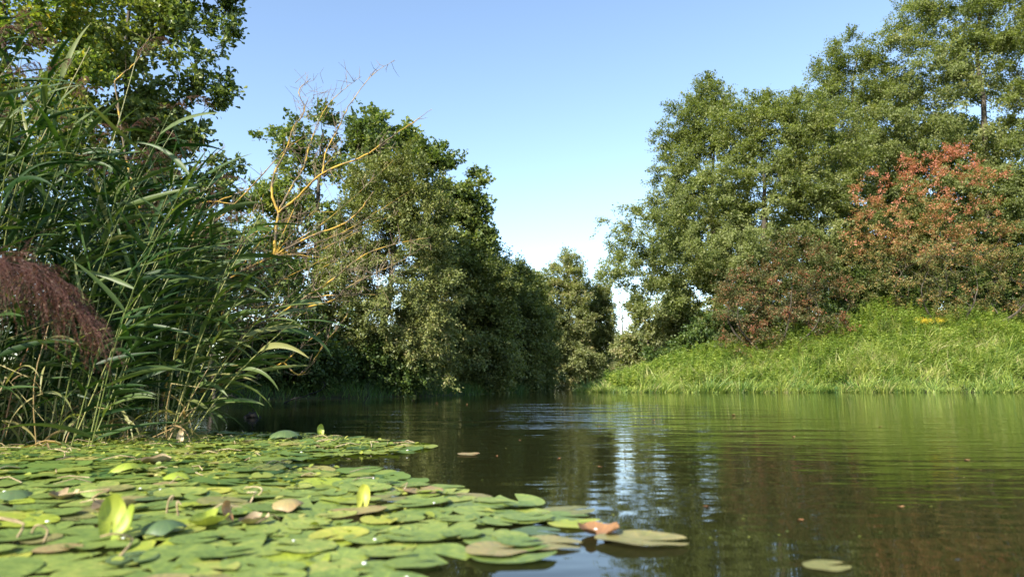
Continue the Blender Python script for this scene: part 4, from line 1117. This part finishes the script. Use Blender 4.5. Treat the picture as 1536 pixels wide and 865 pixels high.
def floating_bits():
    rng = np.random.default_rng(151)
    # duckweed and algae between the pads
    m = 32000
    c = rng.uniform(np.maximum(MAT.min(0), [-5.8, 1.8]), MAT.max(0), (m, 2))
    k = in_mat(c[:, 0], c[:, 1]) & (c[:, 0] > -.80 * c[:, 1] - .25)
    far = np.clip((c[:, 1] - 3.2) / 2.5, .10, 1) * np.clip(1.05 - (c[:, 0] + 1.6) * .4, .25, 1)
    pat = wob(c[:, 0], c[:, 1], 2.2, .7)
    k &= (rng.random(m) < far * (.55 + .5 * pat))
    c = c[k]; n = len(c)
    z = rng.uniform(.006, .03, n)
    a = rng.random(n) * 6.28
    L = rng.uniform(.012, .05, n)
    b = MB(); leaf_cloud(b, np.stack([c[:, 0], c[:, 1], z], -1), np.stack([np.cos(a), np.sin(a), rng.normal(size=n) * .25], -1), np.array([0, 0, 1.]) + rng.normal(size=(n, 3)) * .25, L, L * .7, np.clip(.55 + .2 * wob(c[:, 0], c[:, 1], 1.7, 3) + rng.normal(size=n) * .2, 0, 1), OVAL)
    # a low skin of algae under them
    xs, ys = np.arange(-5.8, -.2, .06), np.arange(3.4, 7.9, .06)
    X, Y = np.meshgrid(xs, ys); Z = .004 + .010 * np.maximum(0, wob(X, Y, 9, 1)) + .006 * rng.random(X.shape)
    nx = len(xs)
    cx, cy = (X[:-1, :-1] + .03).ravel(), (Y[:-1, :-1] + .03).ravel()
    ok = in_mat(cx, cy) & in_mat(cx + .1, cy) & in_mat(cx, cy - .12) & (wob(cx, cy, 1.6, 5) > -.25 - .25 * (cy - 4.5)) & (cx < -.44 * cy + .75)
    i = (np.arange(len(ys) - 1)[:, None] * nx + np.arange(nx - 1)[None]).ravel()[ok]
    b.add(np.stack([X, Y, Z], -1).reshape(-1, 3), np.stack([i, i + 1, i + nx + 1, i + nx], -1), np.clip(.45 + .25 * wob(X, Y, 3, 2) + .15 * rng.normal(size=X.shape), 0, 1).ravel())
    tag(b.build('duckweed', M['duckweed']), 'yellow green duckweed and algae filling gaps between pads', 'duckweed', kind='stuff')
    # dry stalks standing in the mat
    st = [(152, 770, 34), (250, 770, 26), (268, 775, 22), (385, 745, 14), (95, 690, 16), (62, 820, 30), (20, 815, 36), (375, 755, 16), (170, 845, 40), (310, 655, 10), (555, 668, 6), (210, 660, 8), (330, 660, 9)]
    for px, py, h in st:
        g = ground(px, py); q = math.hypot(g[1], CAMZ) / FPX
        p = np.array([g[0], g[1], 0.0]); H = h * q
        P = smooth_line([p, p + [rng.normal() * H * .3, rng.normal() * H * .3, H * .7], p + [rng.normal() * H * .6, 0, H], p + [rng.normal() * H, 0, H * rng.uniform(.5, 1)]], 10)
        b = MB(); V, F = tube(P - p, np.linspace(.0045, .003, 10), 6); b.add(V, F)
        o = b.build('dry_stalk', M['dry_leaf'], smooth=True); o.location = p
        tag(o, 'dry pale stalk sticking up from the lily pad mat', 'stalk', 'dry stalks in the mat')
    # litter of straw lying on the mat
    b = MB()
    for j in range(260):
        x, y = rng.uniform(-4.5, -.3), rng.uniform(2.2, 7.6)
        if not in_mat(x, y) or rng.random() > (y - 1.5) / 5: continue
        a = rng.random() * 6.28; ln = rng.uniform(.04, .22)
        p = np.array([x, y, .03]); e = p + [math.cos(a) * ln, math.sin(a) * ln, rng.normal() * .008]
        V, F = tube([p, (p + e) / 2 + [rng.normal() * .015, 0, rng.random() * .03], e], [.003, .003, .0015], 4); b.add(V, F)
    tag(b.build('straw_litter', M['dry_leaf']), 'dry straw bits strewn over the mat', 'litter', kind='stuff')
    # water drops on the pads, their sun glint put in as white colour
    V0 = []; 
    th = np.linspace(0, 2 * math.pi, 12, endpoint=False)
    for q in np.linspace(0, 1, 5)[:-1]:
        V0 += [(math.cos(t) * math.cos(q * 1.57), math.sin(t) * math.cos(q * 1.57), .75 * math.sin(q * 1.57)) for t in th]
    V0.append((0, 0, .75)); F4 = [[k * 12 + j, k * 12 + (j + 1) % 12, (k + 1) * 12 + (j + 1) % 12, (k + 1) * 12 + j] for k in range(3) for j in range(12)]
    F3 = [[36 + j, 36 + (j + 1) % 12, 48] for j in range(12)]
    dm = MB(); dm.add(V0, [np.array(F4), np.array(F3)]); dme = dm.mesh('glint_drop', M['drop_glint'], smooth=True)
    for px, py, w in [(894, 804, 8), (546, 858, 11), (562, 820, 8), (651, 763, 6), (440, 822, 7), (240, 742, 7), (6, 745, 8), (70, 792, 9), (184, 818, 7), (560, 724, 5), (611, 680, 6), (452, 683, 5), (210, 740, 6), (610, 880, 9)]:
        g = ground(px, py); r = w * .3 * math.hypot(g[1], CAMZ) / FPX
        o = bpy.data.objects.new('glint_fleck', dme); COL.objects.link(o); o.location = (g[0], g[1], .026); o.scale = (r, r, r * .8)
        tag(o, 'tiny white painted glint of a drop on the lily pads', 'fleck', 'white flecks on the pads')
M['duckweed'] = leaf_mat('duckweed', [(0, (.07, .11, .02)), (.4, (.16, .21, .035)), (.75, (.28, .31, .05)), (1, (.38, .34, .12))], trans=.2, rough=.5)
M['drop_glint'] = noise_mat('glint_white', [(.3, (.7, .7, .66)), (.7, (.85, .85, .82))], 10, 2, .4)  # white stands in for the sun glint on the drops
floating_bits()

# ------------------------------------------------------------------ driftwood in the channel
M['wet_wood'] = noise_mat('wet_wood', [(.3, (.004, .004, .003)), (.6, (.010, .009, .007)), (.8, (.03, .025, .018))], 7, 5, .75, .01)
def specks():
    rng = np.random.default_rng(181)
    n = 700
    y = 2.6 + 26 * rng.random(n) ** 1.6; x = rng.uniform(-.5, .75, n) * y
    k = (signed_bank(x, y) < -.3) & ~in_mat(x, y) & (np.sin(x * 1.3 + y * .4) + .6 * np.sin(y * .9 - x * .5) > rng.normal(size=n) * .7)
    x, y = x[k], y[k]; n = len(x); a = rng.random(n) * 6.28
    L = rng.uniform(.006, .02, n)
    b = MB(); leaf_cloud(b, np.stack([x, y, np.full(n, .003)], -1), np.stack([np.cos(a), np.sin(a), np.zeros(n)], -1), np.tile([0, 0, 1.], (n, 1)), L, L * .6, rng.random(n), RHOMB)
    tag(b.build('floating_specks', M['duckweed']), 'small specks of weed floating on the river', 'floating specks', kind='stuff')
specks()
def drifting_leaves():
    rng = np.random.default_rng(171)
    for px, py, w in [(838, 688, 8), (745, 684, 7), (560, 672, 6), (620, 600, 5), (655, 604, 5), (700, 606, 5), (900, 640, 6), (980, 630, 5), (1100, 622, 6), (1190, 655, 7), (1320, 640, 6), (1450, 690, 9), (1060, 760, 10), (1350, 760, 9), (900, 700, 6), (780, 660, 5), (1200, 780, 10)]:
        gp = ground(px, py); r = w * .5 * math.hypot(gp[1], CAMZ) / FPX
        V, F, T = pad_geometry(rng, .4, 3, 14, .1, .3)
        V[:, 0] *= .55; V[:, 2] -= V[:, 2].min()
        b = MB(); b.add(V * r, F, T)
        o = bpy.data.objects.new('drifting_leaf', b.mesh('drifting_leaf', M['pad_brown'], smooth=True)); COL.objects.link(o)
        o.location = (gp[0], gp[1], .001); o.rotation_euler[2] = rng.random() * 6.28
        tag(o, 'tiny fallen leaf drifting on the open water', 'leaf', 'fallen leaves on the water')
drifting_leaves()
def driftwood():
    rng = np.random.default_rng(161)
    g = ground(377, 626)
    b = MB()
    P = smooth_line([g + [-.13, .08, -.06], g + [-.04, 0, .02], g + [.05, -.02, .04], g + [.10, .05, -.03]], 10)
    V, F = tube(P, .05 + .02 * rng.random(10), 9); V = V + rng.normal(size=V.shape) * .008; b.add(V, F)
    b.add(*(tube([g + [.02, 0, .1], g + [.03, -.01, .2], g + [.06, 0, .26]], [.012, .008, .004], 5)))
    tag(b.build('driftwood_stump', M['wet_wood'], off=g, smooth=True), 'black wet stump poking out of the water near the reeds', 'stump')
    for pts, r, lab in [([(425, 606, 0), (455, 604, 10), (482, 602, 20), (486, 598, 32)], .02, 'forked drowned branch before the left bank'),
                        ([(545, 612, -3), (552, 603, 14), (547, 598, 26)], .014, 'small twig poking up right of the drowned branch'),
                        ([(322, 615, -4), (340, 608, 12), (360, 605, 4)], .016, 'thin wet branch left of the black stump')]:
        Pt = []
        Yb = ground(pts[0][0], 604)[1]
        for px, py, up in pts:
            q = at(px, 604, Yb); q[2] = up * mpp(Yb); Pt.append(q)
        o0 = np.array(Pt[0]); b = MB()
        L = smooth_line(Pt, 12) + rng.normal(size=(12, 3)) * .012
        V, F = tube(L, np.linspace(r, r * .4, 12), 6); b.add(V, F)
        for k in range(6):
            i = int(rng.integers(2, 11)); e = L[i] + norm(rng.normal(size=3) + [0, 0, .5]) * rng.uniform(.08, .25)
            V, F = tube([L[i], (L[i] + e) / 2 + rng.normal(size=3) * .015, e], [r * .5, r * .35, r * .15], 4); b.add(V, F)
        tag(b.build('drowned_branch', M['wet_wood'], off=o0, smooth=True), lab, 'branch')
driftwood()
